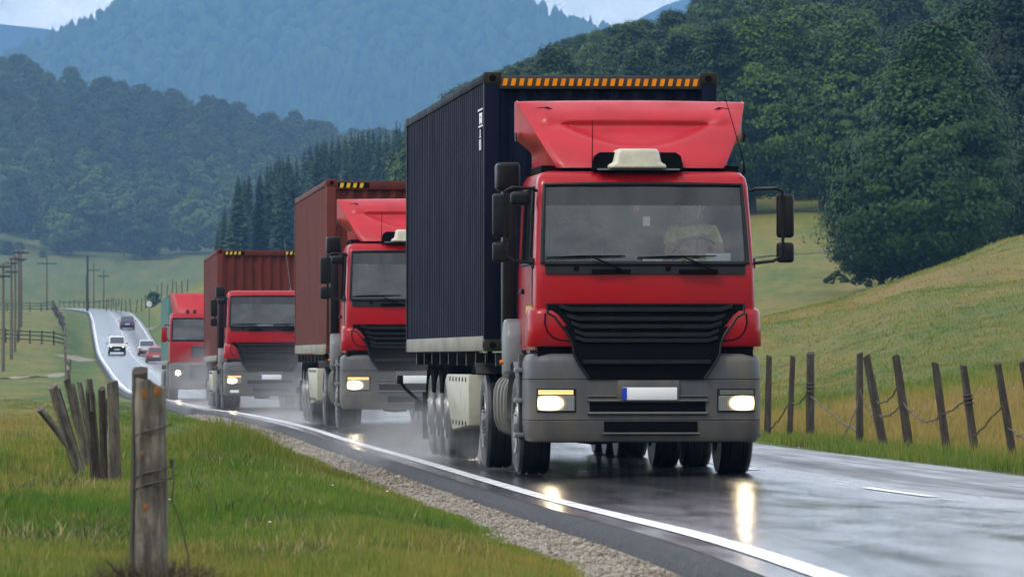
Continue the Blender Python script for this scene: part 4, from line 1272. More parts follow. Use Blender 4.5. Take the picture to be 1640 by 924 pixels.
pole(18, 416, 480, [(.3, .5), (1.0, .5)], 'second utility pole of the row with blackened top', r=.15)
pole(24, 409, 515, [(.3, .5)], 'slim utility pole squeezed between its thicker neighbours', r=.11)
pole(30, 400, 560, [(.3, .55), (1.0, .5)], 'utility pole with grey shaft fourth along the row')
pole(33.5, 391, 620, [(.9, .85), (1.6, .6)], 'tallest looking pole ending the row with a wide crossarm', r=.16)
pole(75, 411, 850, [(1.0, 1.4)], 'lone pale pole with one wide crossarm behind the rail fence')
pole(140, 410, 890, [], 'dark leaning pole without crossarm beyond the crest', dark=True, r=.19, r_t=.15)
pole(150, 422, 960, [(1.1, 1.0)], 'pale pole with crossarm close behind the dark pole')
pole(166, 431, 1010, [(1.2, .9)], 'small hazy pole right of the dark pole')
pole(138.5, 442, 900, [], 'short brace pole leaning on the dark pole', dark=True, r=.12, r_t=.10)

def rail_fence(name, A, B, n, h, rails, label, r=.07, mt='wood_dark', lean=0.0, seed=0):
    q = random.Random(seed)
    A = Vector(A); B = Vector(B)
    root = empty(name, (A.x, A.y, ground_z(A.x, A.y))); tag(root, label, 'fence')
    tops = []
    for k in range(n):
        p = A.lerp(B, k / max(1, n - 1)); z = ground_z(p.x, p.y)
        lp = Vector((p.x, p.y, z)) - root.location
        hh_ = h * q.uniform(.85, 1.15)
        post('post', lp + Vector((q.uniform(-lean, lean), q.uniform(-lean, lean), hh_)), lp, r, M[mt], None, parent=root, seed=seed * 31 + k, sides=7)
        tops.append(lp)
    for f_ in rails:
        pts_ = [p + Vector((0, -r, h * f_ + q.uniform(-.05, .05))) for p in tops]
        MB().tube(pts_, .055, 6).build('rail', M[mt], root)
    return root
rail_fence('rail_fence', gp(-30, 548), gp(105, 560), 8, 1.25, (.35, .65, .93), 'low wooden rail fence crossing the left meadow behind the poles', seed=1)
rail_fence('rail_fence', gp(-60, 850), gp(84, 842), 9, 1.3, (.3, .6, .9), 'distant rail fence on the meadow rim left of the crest', seed=2)
rail_fence('rail_fence', gp(84, 842), gp(104, 610), 14, 1.5, (.5, .9), 'rail fence running down from the rim towards the camera', seed=3)
rail_fence('post_fence', gp(104, 610), gp(109, 240), 26, 1.45, (.75,), 'line of thin grey posts seen end on beside the green verge', mt='wood', lean=.12, r=.055, seed=4)
rail_fence('post_fence', gp(170, 872), gp(300, 850), 17, 2.1, (), 'row of tall thin stakes along the ridge right of the crest', lean=.2, r=.07, seed=5)
rail_fence('post_fence', gp(95, 960), gp(190, 965), 13, 1.6, (.8,), 'faint stakes beyond the crest above the white road edge', lean=.1, r=.06, seed=6)

b = foot(239, 700); zc = px(239, 487, 700).z - b.z
sg = empty('road_sign', b); tag(sg, 'small round white road sign on the bank beside the far road', 'road sign')
MB().tube([(0, 0, -.3), (0, 0, zc + .3)], .04, 8).build('sign_pole', M['dark'], sg)
dsc = MB().lathe([(0, -.05), (.34, -.05), (.36, -.035), (.36, -.02), (0, -.02)], (0, 0, zc), 'y', 28).build('sign_disc', M['white'], sg)
MB().lathe([(.29, -.056), (.34, -.056)], (0, 0, zc), 'y', 28).build('sign_ring', M['light_grey'], dsc, recalc=False)
MB().box(-.03, .17, -.062, -.052, zc - .03, zc + .05).build('sign_mark', M['dark'], dsc)
# ------------------------------------------------------------------ lorries
def lerp(a, b, t): return a + (b - a) * t
CAB_ROWS = [(1.24, 1.085, .10), (1.45, 1.088, .095), (1.68, 1.088, .09), (1.99, 1.083, .10), (2.085, 1.08, .12), (2.25, 1.073, .155), (2.45, 1.064, .205), (2.66, 1.054, .255), (2.855, 1.044, .305), (2.93, 1.03, .345), (2.985, .99, .42), (3.005, .93, .52)]
CB = 2.05; RC = .075
SIDE = [CB, 1.8, 1.52, 1.0, .56]
def cab_ring(z, w, yf, grow=0.0):
    w += grow; yf -= grow
    pts_ = []
    for y in SIDE: pts_.append((-w, y + grow * (y == CB), z))
    e = .045
    for k in range(4):
        a = math.pi / 2 * k / 4
        pts_.append((-(w - RC) - RC * math.cos(a), yf + e + RC - RC * math.sin(a), z))
    for k in range(9):
        x = lerp(-(w - RC), w - RC, k / 8); pts_.append((x, yf + e * (x / (w - RC)) ** 2, z))
    left = pts_[:9]
    for p in left[::-1]: pts_.append((-p[0], p[1], z))
    return pts_
FRONT = range(9, 17)        # column quads across the windscreen and the front
def cab_front_y(z, x):
    ws = np.interp(z, [r[0] for r in CAB_ROWS], [r[1] for r in CAB_ROWS]); yf = np.interp(z, [r[0] for r in CAB_ROWS], [r[2] for r in CAB_ROWS])
    return float(yf + .045 * min(1, abs(x) / (ws - RC)) ** 2)
BW, BR = 1.15, .20
def bump_y(x, y0=0.0):
    e = .055; c = BW - BR
    if abs(x) <= c: return y0 + e * (x / c) ** 2
    return y0 + e + BR - math.sqrt(max(0, BR * BR - (abs(x) - c) ** 2))
def bump_ring(z, ins, back=.86):
    """bumper outline at one height; ins pulls it inwards"""
    w = BW - ins; pts_ = [(-w, back, z), (-w, .55, z)]
    for k in range(5):
        a = math.pi / 2 * k / 5; pts_.append((-(w - BR) - BR * math.cos(a), ins + .055 + BR - BR * math.sin(a), z))
    for k in range(11):
        x = lerp(-(w - BR), w - BR, k / 10); pts_.append((x, ins + .055 * (x / (w - BR)) ** 2, z))
    l = pts_[:7]
    return pts_ + [(-p[0], p[1], z) for p in l[::-1]]
def patch(mb, x0, x1, z0, z1, off, yfun, nx=10, nz=4, m=0, skew=0.0, thick=.0):
    g = []
    for j in range(nz + 1):
        z = lerp(z0, z1, j / nz); row = []
        for i in range(nx + 1):
            x = lerp(x0, x1, i / nx); row.append((x, yfun(z, x) - off, z))
        g.append(row)
    mb.grid(g, m)
    return mb
def bfun(z, x): return bump_y(x)

def wheel(parent, name, side, x, y, r=.505, w=.30, deep=.10, holes=8):
    """tyre with shoulder and grooves; the rim is a sub-part"""
    s = side
    def pf(q): return [(a, s * b) for a, b in q]
    t = MB().lathe(pf([(.285, -w), (.30, -.005), (.36, .0), (r - .07, .004), (r - .02, -.014), (r, -.045), (r, -.09), (r - .012, -.095), (r - .012, -.105), (r, -.11), (r, -w + .11), (r - .012, -w + .105), (r - .012, -w + .095), (r, -w + .09), (r, -w + .045), (r - .02, -w + .014), (.36, -w), (.285, -w)]), (x, y, r), 'x', 44).build('wheel', M['tyre'], parent, smooth=30)
    mb = MB().lathe(pf([(.292, -.012), (.285, .004), (.272, -.01), (.262, -deep), (.20, -deep - .012), (.15, -deep + .02), (.145, deep * -.2), (.10, .01), (.03, .02), (0.0, .022)]), (x, y, r), 'x', 36)
    for k in range(holes):
        a = 2 * math.pi * k / holes
        cy, cz_ = y + math.cos(a) * .125, r + math.sin(a) * .125
        mb.lathe(pf([(0, -.02), (.014, -.02), (.014, .012), (0, .014)]), (x, cy, cz_), 'x', 6)
    mb.build('rim', M['rim'], t, recalc=False)
    return t

def corner_cast(mb, x, y, z, sx, sy, m_hole):
    mb.box(x - .09, x + .09, y - .085, y + .085, z - .06, z + .06, 0)

def make_container(name, paint, rail, edge, length=12.19, stripes='full', letters=False, post_m='olive_post'):
    root = empty(name)
    W, H, Lc = 1.219, 2.896, length
    # corrugated side walls
    def corr(n_per, L0, L1, d):
        p = (L1 - L0) / n_per; out = []
        for k in range(n_per):
            s = L0 + k * p
            out += [(s, 0), (s + p * .22, 0), (s + p * .48, d), (s + p * .74, d)]
        out.append((L1, 0)); return out
    for sd in (-1, 1):
        prof = corr(42, .16, Lc - .16, .036)
        g = [[(sd * (W - .012 - d), y, z) for y, d in prof] for z in (.15, H - .105)]
        MB().grid(g, 0, sd > 0).build('side_wall', paint, root, smooth=20, recalc=False)
        MB().box(sd * W - .055 if sd > 0 else -W, W if sd > 0 else -W + .055, .16, Lc - .16, .0, .155).build('bottom_rail', M['tan_dirt'], root, bevel=.008)
        MB().box(W - .06 if sd > 0 else -W, W if sd > 0 else -W + .06, .16, Lc - .16, H - .10, H - .01).build('top_rail', edge, root, bevel=.008)
    # front wall with vertical corrugation
    prof = corr(9, -W + .15, W - .15, .045)
    g = [[(x, .03 + d, z) for x, d in prof] for z in (.14, H - .17)]
    MB().grid(g).build('front_wall', paint, root, smooth=20, recalc=False)
    MB().box(-W + .16, W - .16, .0, .08, H - .17, H - .03).build('front_rail', edge if stripes != 'full' else M['dark'], root, bevel=.006)
    MB().box(-W + .16, W - .16, .0, .08, .0, .15).build('front_sill', edge, root, bevel=.006)
    g = [[(x, y, H - .03 - .012 * (k % 2)) for x in (-W + .06, W - .06)] for k, y in enumerate(np.linspace(.08, Lc - .06, 60))]
    MB().grid(g).build('roof', paint, root, recalc=False)
    for sd in (-1, 1):
        d = MB().box(.01 if sd > 0 else -W + .16, W - .16 if sd > 0 else -.01, Lc - .06, Lc - .01, .12, H - .12).build('door', paint, root, bevel=.006)
        mb = MB()
        for f in (.3, .75):
            x = sd * (W - .16) * f; mb.tube([(x, Lc + .02, .1), (x, Lc + .02, H - .1)], .02, 8)
        mb.build('lock_bar', M['rim'], d)
    for sx in (-1, 1):
        for y in (0.0, Lc - .16):
            x0 = sx * W; MB().box(min(x0, x0 - sx * .16), max(x0, x0 - sx * .16), y, y + .16, .12, H - .12).build('corner_post', M[post_m] if (y == 0 and sx < 0) else edge, root, bevel=.012)
            for z in (0.0, H - .12):
                c = MB().box(min(x0, x0 - sx * .178) + (.003 if sx < 0 else 0) - .004, max(x0, x0 - sx * .178) + .004, y - .004, y + .166, z - .003, z + .123).build('corner_casting', M['olive_post' if post_m == 'navy' else post_m], root, bevel=.012)
                xm = x0 - sx * .089
                MB().lathe([(0, 0), (.036, 0), (.036, .004)], (xm, y - .009 if y == 0 else y + .166, z + .06), 'y', 16).build('twistlock_hole', M['void'], c, recalc=False)  # flat black disc painting the shade inside the casting hole
                if y == 0: MB().lathe([(0, 0), (.034, 0), (.034, sx * -.004)], (x0 + sx * .008, y + .08, z + .06), 'x', 16).build('twistlock_hole', M['void'], c, recalc=False)
    def stripe_run(x0, x1, n):
        mb = MB(); p = (x1 - x0) / n
        for k in range(n):
            a = x0 + k * p
            mb.prism([(a, H - .138), (a + p * .52, H - .138), (a + p * .70, H - .062), (a + p * .18, H - .062)], 'y', -.004, .006)
        mb.build('hazard_stripe', M['orange'] if stripes == 'full' else M['yellow'], root)
        if stripes == 'corner': MB().box(x0 - .03, x1 + .06, -.002, .004, H - .148, H - .052).build('stripe_backing', M['void'], root)
    if stripes == 'full': stripe_run(-W + .19, W - .17, 24)
    elif stripes == 'corner':
        stripe_run(-W + .22, -W + .66, 4)
        stripe_run(W - .66, W - .22, 4)
    if letters:
        xo = -W - .004
        mb = MB()
        def bar(y0, y1, z0, z1): mb.box(xo - .004, xo + .004, y0, y1, z0, z1)
        # lettering on the front corner of the side: two rules, a block letter pair, a 1 and a 0
        zt = H - .38; k_ = .58
        def bar(y0, y1, z0, z1): mb.box(xo - .003, xo + .003, y0, y1, zt + (z0) * k_, zt + (z1) * k_)
        bar(.16, .74, 0, .030); bar(.16, .66, -.30, -.270)
        bar(.46, .56, -.245, -.045); bar(.24, .32, -.245, -.045); bar(.32, .46, -.11, -.05); bar(.32, .46, -.21, -.15)
        bar(.44, .50, -.47, -.34); bar(.40, .56, -.49, -.465)
        bar(.52, .58, -.69, -.53); bar(.38, .44, -.69, -.53); bar(.38, .58, -.55, -.52); bar(.38, .58, -.71, -.68)
        mb.build('lettering', M['white'], root)
    return root

def make_truck():
    root = empty('container_lorry')
    # ---- cab shell with openings for the windscreen and side windows
    rings = [cab_ring(*r) for r in CAB_ROWS]
    mb = MB(); nC = len(rings[0])
    ws_rows = range(4, 8)
    vs = [p for r in rings for p in r]; fs = []
    for k in range(len(rings) - 1):
        for i in range(nC - 1):
            if k in ws_rows and i in FRONT: continue
            if k in (4, 5, 6, 7) and (i in (2, 3) or nC - 2 - i in (2, 3)): continue
            fs.append((k * nC + i, k * nC + i + 1, (k + 1) * nC + i + 1, (k + 1) * nC + i))
        fs.append((k * nC + nC - 1, k * nC, (k + 1) * nC, (k + 1) * nC + nC - 1))
    top = len(rings) - 1
    fs.append(tuple(range(top * nC, (top + 1) * nC)))
    mb.add(vs, fs)
    mb.build('cab', M['red'], root, smooth=38)
    # windscreen following the opening, upper part tinted
    def ws(rows, ins, off):
        g = []
        for k in rows:
            r = cab_ring(*CAB_ROWS[k], grow=off)
            g.append([r[i] for i in range(9, 18)])
        return g
    w = MB().grid(ws((4, 5, 6, 7), 0, -.004)).build('windscreen', M['glass'], root, recalc=False)
    MB().grid(ws((7, 8), 0, -.004)).build('shade_band', M['glass_band'], w, recalc=False)
    rim = []
    zt, zb = 2.862, 2.085
    wl, wt = 1.012, .975
    loop = [(-wl, zb), (-wl + .012, 2.4), (-wt, zt), (-.4, zt + .006), (.4, zt + .006), (wt, zt), (wl - .012, 2.4), (wl, zb)]
    fr = MB()
    P = [(x, cab_front_y(z, x) - .008, z) for x, z in loop]
    fr.tube(P, .024, 8)
    fr.tube([(-.99, cab_front_y(zb, .95) - .01, zb)] + [(x, cab_front_y(zb, x) - .012, zb) for x in np.linspace(-.95, .95, 11)] + [(.99, cab_front_y(zb, .95) - .01, zb)], .026, 8)
    fr.build('windscreen_frame', M['black'], root)
    # wiper panel below the glass
    cw = patch(MB(), -.985, .985, 1.985, 2.082, .016, cab_front_y, 16, 2)
    cw = cw.build('wiper_panel', M['black'], root, recalc=False)
    for x0 in (-.53, .33):
        mb = MB()
        mb.box(x0, x0 + .38, cab_front_y(2.02, x0) - .05, cab_front_y(2.02, x0) - .01, 1.99, 2.03)
        mb.build('wiper_mount', M['void'], cw)
    for x0 in (-.68, .22):
        mb = MB()
        mb.lathe([(0, 0), (.022, 0), (.028, .012)], (x0, cab_front_y(2.03, x0) - .03, 2.04), 'y', 12)
        mb.build('washer_nozzle', M['void'], cw)
    for x0 in (-.22, .68):
        wp = MB().tube([(x0, cab_front_y(2.02, x0) - .05, 2.01), (x0 - .13, cab_front_y(2.07, x0) - .07, 2.075), (x0 - .30, cab_front_y(2.14, x0) - .06, 2.145)], [.014, .011, .008], 6).build('wiper', M['void'], root)
        MB().tube([(x0 - .76, cab_front_y(2.15, x0 - .76) - .03, 2.145), (x0 - .45, cab_front_y(2.16, x0 - .4) - .034, 2.155), (x0 + .02, cab_front_y(2.165, x0) - .03, 2.162)], [.006, .012, .006], 6).build('wiper_blade', M['void'], wp)
    # doors and side windows
    for s in (-1, 1):
        X = lambda z, g=.006: s * (float(np.interp(z, [r[0] for r in CAB_ROWS], [r[1] for r in CAB_ROWS])) + g)
        g = [[(X(z), y, z) for y in (.42, .56, 1.0, 1.52, 1.60)] for z in (1.27, 1.45, 1.68, 1.99, 2.07)]
        dr = MB().grid(g, 0, s < 0).build('door', M['red'], root, recalc=False)
        g = [[(X(z, -.004), y, z) for y in (.56, 1.0, 1.52)] for z in (2.085, 2.25, 2.45, 2.66, 2.855)]
        MB().grid(g, 0, s < 0).build('door_window', M['glass_side'], dr, recalc=False)
        mb = MB()
        mb.tube([(X(2.09, .01), .55, 2.09), (X(2.4, .01), .58, 2.4), (X(2.84, .01), .68, 2.84), (X(2.84, .01), 1.5, 2.84), (X(2.09, .01), 1.53, 2.09), (X(2.09, .01), .55, 2.09)], .02, 6)
        mb.tube([(X(1.3, .004), .42, 1.3), (X(2.05, .004), .44, 2.05)], .008, 5); mb.tube([(X(1.3, .004), 1.62, 1.3), (X(2.8, .004), 1.62, 2.8)], .008, 5)
        mb.build('door_seal', M['black'], dr)
        MB().box(min(X(1.8), X(1.8) + s * .035), max(X(1.8), X(1.8) + s * .035), 1.28, 1.5, 1.80, 1.85).build('handle', M['black'], dr, bevel=.008)
    # badge strip beside the step on the left door edge
    MB().box(-1.103, -1.094, .35, .98, 1.60, 1.675).build('side_sticker', M['yellow'], root)
    # ---- lower cab corners (red, flared) and dark body behind the grille
    for s in (-1, 1):
        mb = MB()
        rows_ = []
        for z, w, y0, xi in ((1.275, 1.15, .035, .70), (1.30, 1.155, .02, .70), (1.45, 1.15, .02, .76), (1.58, 1.145, .03, .86), (1.63, 1.135, .045, .93), (1.655, 1.10, .085, .95)):
            c = w - .15; ring = []
            ring.append((s * xi, y0 + .055 * (xi / c) ** 2, z))
            ring.append((s * (xi + c) / 2, y0 + .055 * ((xi + c) / 2 / c) ** 2, z))
            for k in range(6):
                a = math.pi / 2 * k / 5; ring.append((s * (c + .15 * math.sin(a)), y0 + .055 + .15 - .15 * math.cos(a), z))
            ring.append((s * w, .50, z)); ring.append((s * 1.05, .60, z))
            rows_.append(ring)
        b0 = rows_[0]
        mb.loft(rows_, False, False)
        mb.add(rows_[0] + [(s * .7, .3, rows_[0][0][2])], [tuple(range(len(b0) + 1))])
        mb.add(rows_[-1] + [(s * .9, .3, rows_[-1][0][2])], [tuple(range(len(b0) + 1))])
        mb.build('lower_panel', M['red'], root, smooth=45)
    for s in (-1, 1):
        mb = MB()
        L_ = [(.99, 1.60), (.995, 1.50), (.968, 1.42), (.92, 1.365), (.85, 1.338), (.745, 1.326)]
        mb.tube([(s * x, .021 + .055 * (x / 1.0) ** 2, z) for x, z in L_], .008, 6)
        mb.build('panel_gap', M['void'], root)
    MB().box(-1.06, 1.06, .12, 1.0, .5, 1.30).build('engine_shroud', M['void'], root)
    # ---- grille: dark wedge narrowing downwards with raised slats
    GZ = [.955, 1.14, 1.20, 1.30, 1.40, 1.565, 1.60, 1.692]
    GW = [.565, .69, .72, .730, .775, .90, .965, .975]
    def gw(z): return float(np.interp(z, GZ, GW))
    def gy(z, x): return .055 * (x / 1.0) ** 2 + float(np.interp(z, [.95, 1.2, 1.69], [-.012, -.02, .055]))
    g = [[(lerp(-gw(z), gw(z), i / 16), gy(z, lerp(-gw(z), gw(z), i / 16)), z) for i in range(17)] for z in GZ]
    gr = MB().grid(g).build('grille', M['void'], root, recalc=False)
    for zc, wf, drop in ((1.635, .78, .035), (1.545, .78, .035), (1.47, .80, .04), (1.39, .82, .04), (1.335, .84, .03), (1.125, .82, .0)):
        w2 = gw(zc) * (wf + .10)
        pts_ = [(x, gy(zc, x) - .028, zc + drop * max(0, (abs(x) / w2 - .86)) / .14) for x in np.linspace(-w2, w2, 15)]
        gg = []
        for dz, dy in ((-.022, .03), (-.018, .0), (.014, -.006), (.02, .03)):
            gg.append([(p[0], p[1] + dy, p[2] + dz) for p in pts_])
        MB().grid(gg).build('slat', M['slat'], gr, recalc=False)
    for s in (-1, 1):
        mb = MB()
        mb.tube([(s * gw(z), gy(z, gw(z)) - .004, z) for z in (1.69, 1.60, 1.565, 1.40, 1.30, 1.20, 1.14, .96)], .012, 6)
        mb.build('grille_frame', M['black'], gr)
    # crease of the front flap
    patch(MB(), -.98, .98, 1.708, 1.72, .013, cab_front_y, 14, 1).build('flap_crease', M['red'], root, recalc=False)
    for s in (-1, 1):
        mb = MB().tube([(s * .985, cab_front_y(z, .985) + .012, z) for z in (1.70, 1.85, 1.985)], .007, 5)
        mb.build('flap_gap', M['void'], root)
    # ---- bumper
    rows_ = [(.335, .06), (.35, .03), (.40, .012), (.545, .0), (.552, .008), (.559, .0), (.945, .0), (.952, .008), (.959, .0), (1.12, .002), (1.175, .02), (1.205, .06)]
    mb = MB(); mb.loft([bump_ring(z, i) for z, i in rows_], False, False)
    t_ = bump_ring(*rows_[-1]); mb.add(t_, [tuple(range(len(t_)))])
    t_ = bump_ring(*rows_[0]); mb.add(t_, [tuple(range(len(t_)))[::-1]])
    bp = mb.build('bumper', M['plastic_grey'], root, smooth=40)
    # air slot, lower intake and plate recess
    mb = MB()
    patch(mb, -.56, .58, .628, .742, .004, bfun, 14, 1)
    patch(mb, -.42, .50, .435, .545, .004, bfun, 10, 1)
    mb.build('air_slot', M['void'], bp, recalc=False)  # black sheets proud of the bumper paint the shade of its recesses
    mb = MB()
    for z_, x0, x1, rad in ((.745, -.58, .60, .014), (.622, -.58, .60, .017), (.79, -.58, -.30, .008), (.79, .32, .60, .008), (.425, -.44, .52, .012)):
        mb.tube([(x, bump_y(x) - .010, z_) for x in np.linspace(x0, x1, 11)], rad, 6)
    mb.build('slot_lip', M['plastic_grey'], bp)
    mb = MB(); mb.box(-.29, .32, -.018, .05, .745, .945); mb.build('plate_mount', M['plastic_grey'], bp, bevel=.012)
    pl = MB().box(-.245, .295, -.030, -.018, .752, .875).build('number_plate', M['white'], root, bevel=.004)
    MB().box(-.247, -.200, -.033, -.029, .754, .873).build('country_band', M['plate_blue'], pl)
    # ---- headlamps
    for s in (-1, 1):
        hx0, hx1 = s * .695, s * 1.075
        hl = patch(MB(), hx0, hx1, .632, .862, .006, bfun, 12, 4).build('headlight', M['black'], root, recalc=False)
        patch(MB(), s * .705, s * 1.066, .648, .795, .012, bfun, 12, 4).build('reflector', M['chrome'], hl, recalc=False)
        patch(MB(), s * .72, s * 1.06, .805, .85, .012, bfun, 12, 2).build('turn_lamp', M['lamp_soft'] if s < 0 else M['chrome'], hl, recalc=False)
        cx, cz_ = s * .955, .722
        gx = np.linspace(.715, 1.064, 19); gz_ = np.linspace(.650, .793, 9)
        LV, LG = [], []
        for z in gz_:
            for x in gx:
                q = math.hypot((s * x - cx) / .110, (z - cz_) / .062)
                LV.append((s * x, bump_y(x) - .015 - .012 * max(0, 1 - q * q), z)); LG.append(max(0.0, 1 - q / 1.65))
        LF = [(j * 19 + i, j * 19 + i + 1, (j + 1) * 19 + i + 1, (j + 1) * 19 + i) for j in range(8) for i in range(18)]
        np_mesh('lamp_lens', LV, LF, M['lamp_lens'], hl, attrs={'glow': LG}, smooth=True)
        mb = MB()
        for k in range(5): 
            x = s * (.72 + .022 * k); mb.box(min(x, x + .003), max(x, x + .003), bump_y(x) - .021, bump_y(x) - .012, .655, .79)
        mb.build('lens_rib', M['light_grey'], hl)
    # ---- roof fairing
    nr_, nc_ = 26, 41
    def hw_f(t): return lerp(.82, 1.145, t ** .85)
    def y_f(t): return .42 + .95 * t ** 1.15
    def z_f(t): return 3.035 + .695 * t
    g = []
    for j in range(nr_ + 1):
        t = j / nr_; ring = []
        rw = lerp(.975, 1.15, smooth01((t - .22) / .3))
        yr = 1.75
        ring.append((-rw, yr, z_f(t))); ring.append((-lerp(rw, hw_f(t), .55) - .004, lerp(yr, y_f(t), .55), z_f(t)))
        for i in range(nc_):
            s = -1 + 2 * i / (nc_ - 1)
            x = hw_f(t) * s
            tc_ = .28 + .40 * abs(s / .78) ** 2.2
            d = .10 * s * s                                  # sides sweep back a little
            inside = smooth01((t - tc_) / .09) * (1 - .6 * smooth01((t - .58) / .1)) * smooth01((.80 - abs(s)) / .06)
            d += .15 * inside                               # scooped centre panel
            mid = smooth01((.95 - abs(s)) / .14)
            d -= .085 * math.sin(math.pi * min(1, max(0, (t - .64) / .36))) * mid      # rolled upper band
            d += .030 * mid * math.exp(-((t - .66) / .035) ** 2)                        # crease under it
            d -= .045 * math.sin(math.pi * t)
            edge_ = smooth01((abs(s) - .93) / .07); d += .03 * edge_ * edge_
            zz_ = z_f(t) - .012 * s * s * t
            ring.append((x, y_f(t) + d, zz_))
        ring.append((lerp(rw, hw_f(t), .55) + .004, lerp(yr, y_f(t), .55), z_f(t))); ring.append((rw, yr, z_f(t)))
        g.append(ring)
    # thin rounded lip that closes the top
    last = g[-1]; g.append([(p[0] * .985, p[1] + .05, p[2] + .012) for p in last]); g.append([(p[0] * .95, max(p[1] + .25, p[1]), p[2] - .03) for p in last])
    fa = MB().grid(g).build('roof_fairing', M['red_faded'], root, smooth=50, recalc=False)
    for s in (-1, 1):
        MB().add([(s * .985, 1.27, 3.655), (s * .80, 1.245, 3.64), (s * .86, 1.25, 3.668)], [(0, 1, 2)]).build('fairing_notch', M['black'], fa, recalc=False)
        MB().box(s * 1.153 - .006, s * 1.153 + .006, 1.5, 1.62, 3.33, 3.42).build('side_vent', M['black'], fa, recalc=False)
    # solid black block painting the shade of a cutout over the cab and the rounded cream cooler in it
    mb = MB().prism([(-.50, 3.02), (-.47, 3.15), (-.42, 3.185), (.33, 3.185), (.38, 3.15), (.41, 3.02)], 'y', .395, .60)
    mb.build('fairing_opening', M['void'], fa)
    mb = MB()
    mb.loft([[(x * w - .06, y, z) for x, y in ((-1, .30), (-.85, .24), (.85, .24), (1, .30), (1, .95), (-1, .95))] for z, w in ((3.025, .29), (3.06, .285), (3.085, .235), (3.18, .215), (3.215, .20))])
    ac = mb.build('roof_cooler', M['cream'], root, bevel=.02)
    MB().box(-.45, .36, .30, .42, 3.008, 3.024).build('cooler_bar', M['light_grey'], ac)
    MB().box(-.98, .98, .62, 1.9, 3.0, 3.06).build('roof_gap', M['void'], root)  # black slab painting the shade between roof and fairing
    # antennas
    MB().tube([(-.49, .40, 2.99), (-.495, .42, 3.12), (-.49, .44, 3.50)], [.010, .006, .0035], 6).build('aerial', M['void'], root)
    MB().tube([(1.0, .40, 2.97), (1.01, .40, 3.02), (1.005, .42, 3.10), (.82, .66, 3.85)], [.022, .016, .006, .003], 6).build('aerial', M['void'], root)
    # ---- mirrors
    for s in (-1, 1):
        y0 = .32
        mr = MB()
        mr.tube([(s * 1.05, y0, 2.80), (s * 1.10, y0 - .04, 2.825), (s * 1.30, y0 - .10, 2.83), (s * 1.37, y0 - .08, 2.80), (s * 1.375, y0 - .06, 2.6), (s * 1.375, y0 - .06, 2.25), (s * 1.36, y0 - .05, 2.16), (s * 1.28, y0 - .05, 2.115), (s * 1.06, y0 - .02, 2.09)], .016, 8)
        mr.lathe([(0, -.05), (.05, -.05), (.05, .05), (0, .05)], (s * 1.06, y0, 2.09), 'z', 12)
        ar = mr.build('mirror_arm', M['black'], root)
        for z0, z1, w in ((2.345, 2.775, .085), (2.10, 2.30, .085)):
            cx = s * 1.405
            h = MB().box(cx - w, cx + w, y0 - .06, y0 + .05, z0, z1).build('mirror_housing', M['black'], ar, bevel=.035, seg=3)
            MB().box(cx - w * .8, cx + w * .8, y0 + .051, y0 + .054, z0 + .03, z1 - .03).build('mirror_glass', M['mirror'], ar)
    # kerb mirror over the left door and air intake stack behind the cab
    MB().box(-1.30, -1.10, .42, .52, 2.66, 2.80).build('kerb_mirror', M['black'], root, bevel=.04, seg=3).rotation_euler = (0, 0, 0)
    MB().tube([(-1.06, .45, 2.83), (-1.15, .47, 2.80), (-1.20, .47, 2.78)], .014, 6).build('kerb_mirror_arm', M['black'], root)
    MB().box(-1.30, -1.06, 2.06, 2.40, 2.85, 3.14).build('air_intake', M['black'], root, bevel=.045, seg=3)
    MB().box(-1.24, -1.10, 2.10, 2.32, 1.3, 2.88).build('intake_duct', M['black'], root, bevel=.02)
    # ---- wheel arches, steps, tank
    for s in (-1, 1):
        mb = MB().lathe([(.60, -.16), (.60, .20), (.625, .20), (.64, .17), (.62, -.16)], (s * 1.0 - (.0 if s > 0 else .04), 1.42, .505), 'x', 20, 0, R(5), R(150))
        mb.build('front_mudguard', M['light_grey'], root, recalc=True)
        mb = MB()
        outl = [(1.66, 1.0), (2.18, .95), (2.20, 1.30), (2.12, 1.50), (2.0, 1.565), (1.84, 1.54), (1.72, 1.40)]
        x0, x1 = (-1.245, -1.03) if s < 0 else (1.03, 1.245)
        mb.prism(outl, 'x', x0, x1)
        mb.build('arch_fairing', M['light_grey'], root, bevel=.05, seg=3)
        st = MB().box(s * 1.13 - .05, s * 1.13 + .05, .86, .98, .36, 1.2).build('entry_step', M['dark'], root, bevel=.01)
        for z_ in (.38, .72, 1.02): MB().box(min(s * 1.08, s * 1.225), max(s * 1.08, s * 1.225), .80, .99, z_, z_ + .045).build('step_tread', M['light_grey'], st, bevel=.008)
        MB().lathe([(0, -.03), (.022, -.03), (.022, .02), (0, .024)], (s * 1.25, 1.98, 1.12), 'x', 12).build('side_marker', M['amber'], root)
        tk = MB()
        tk.loft([[(s * (.86 + .30 * math.copysign(abs(math.cos(a)) ** .6, math.cos(a))), y, .68 + .31 * math.copysign(abs(math.sin(a)) ** .6, math.sin(a))) for a in [2 * math.pi * k / 24 for k in range(24)]] for y in (2.62, 2.65, 4.22, 4.25)])
        tk = tk.build('fuel_tank', M['tank'], root, smooth=50)
        mb = MB()
        for y in (2.72, 3.1, 3.5, 3.95):
            mb.loft([[(s * (.86 + (.30 + r_) * math.copysign(abs(math.cos(a)) ** .6, math.cos(a))), yy_, .68 + (.31 + r_) * math.copysign(abs(math.sin(a)) ** .6, math.sin(a))) for a in [2 * math.pi * k / 24 for k in range(24)]] for yy_, r_ in ((y - .05, .0), (y - .04, .02), (y + .04, .02), (y + .05, 0.0))], True, False)
        mb.build('tank_band', M['tank'], tk)
    # ---- chassis, axles
    mb = MB()
    for s in (-1, 1):
        mb.box(s * .42 - .04, s * .42 + .04, .5, 6.2, .78, 1.02)
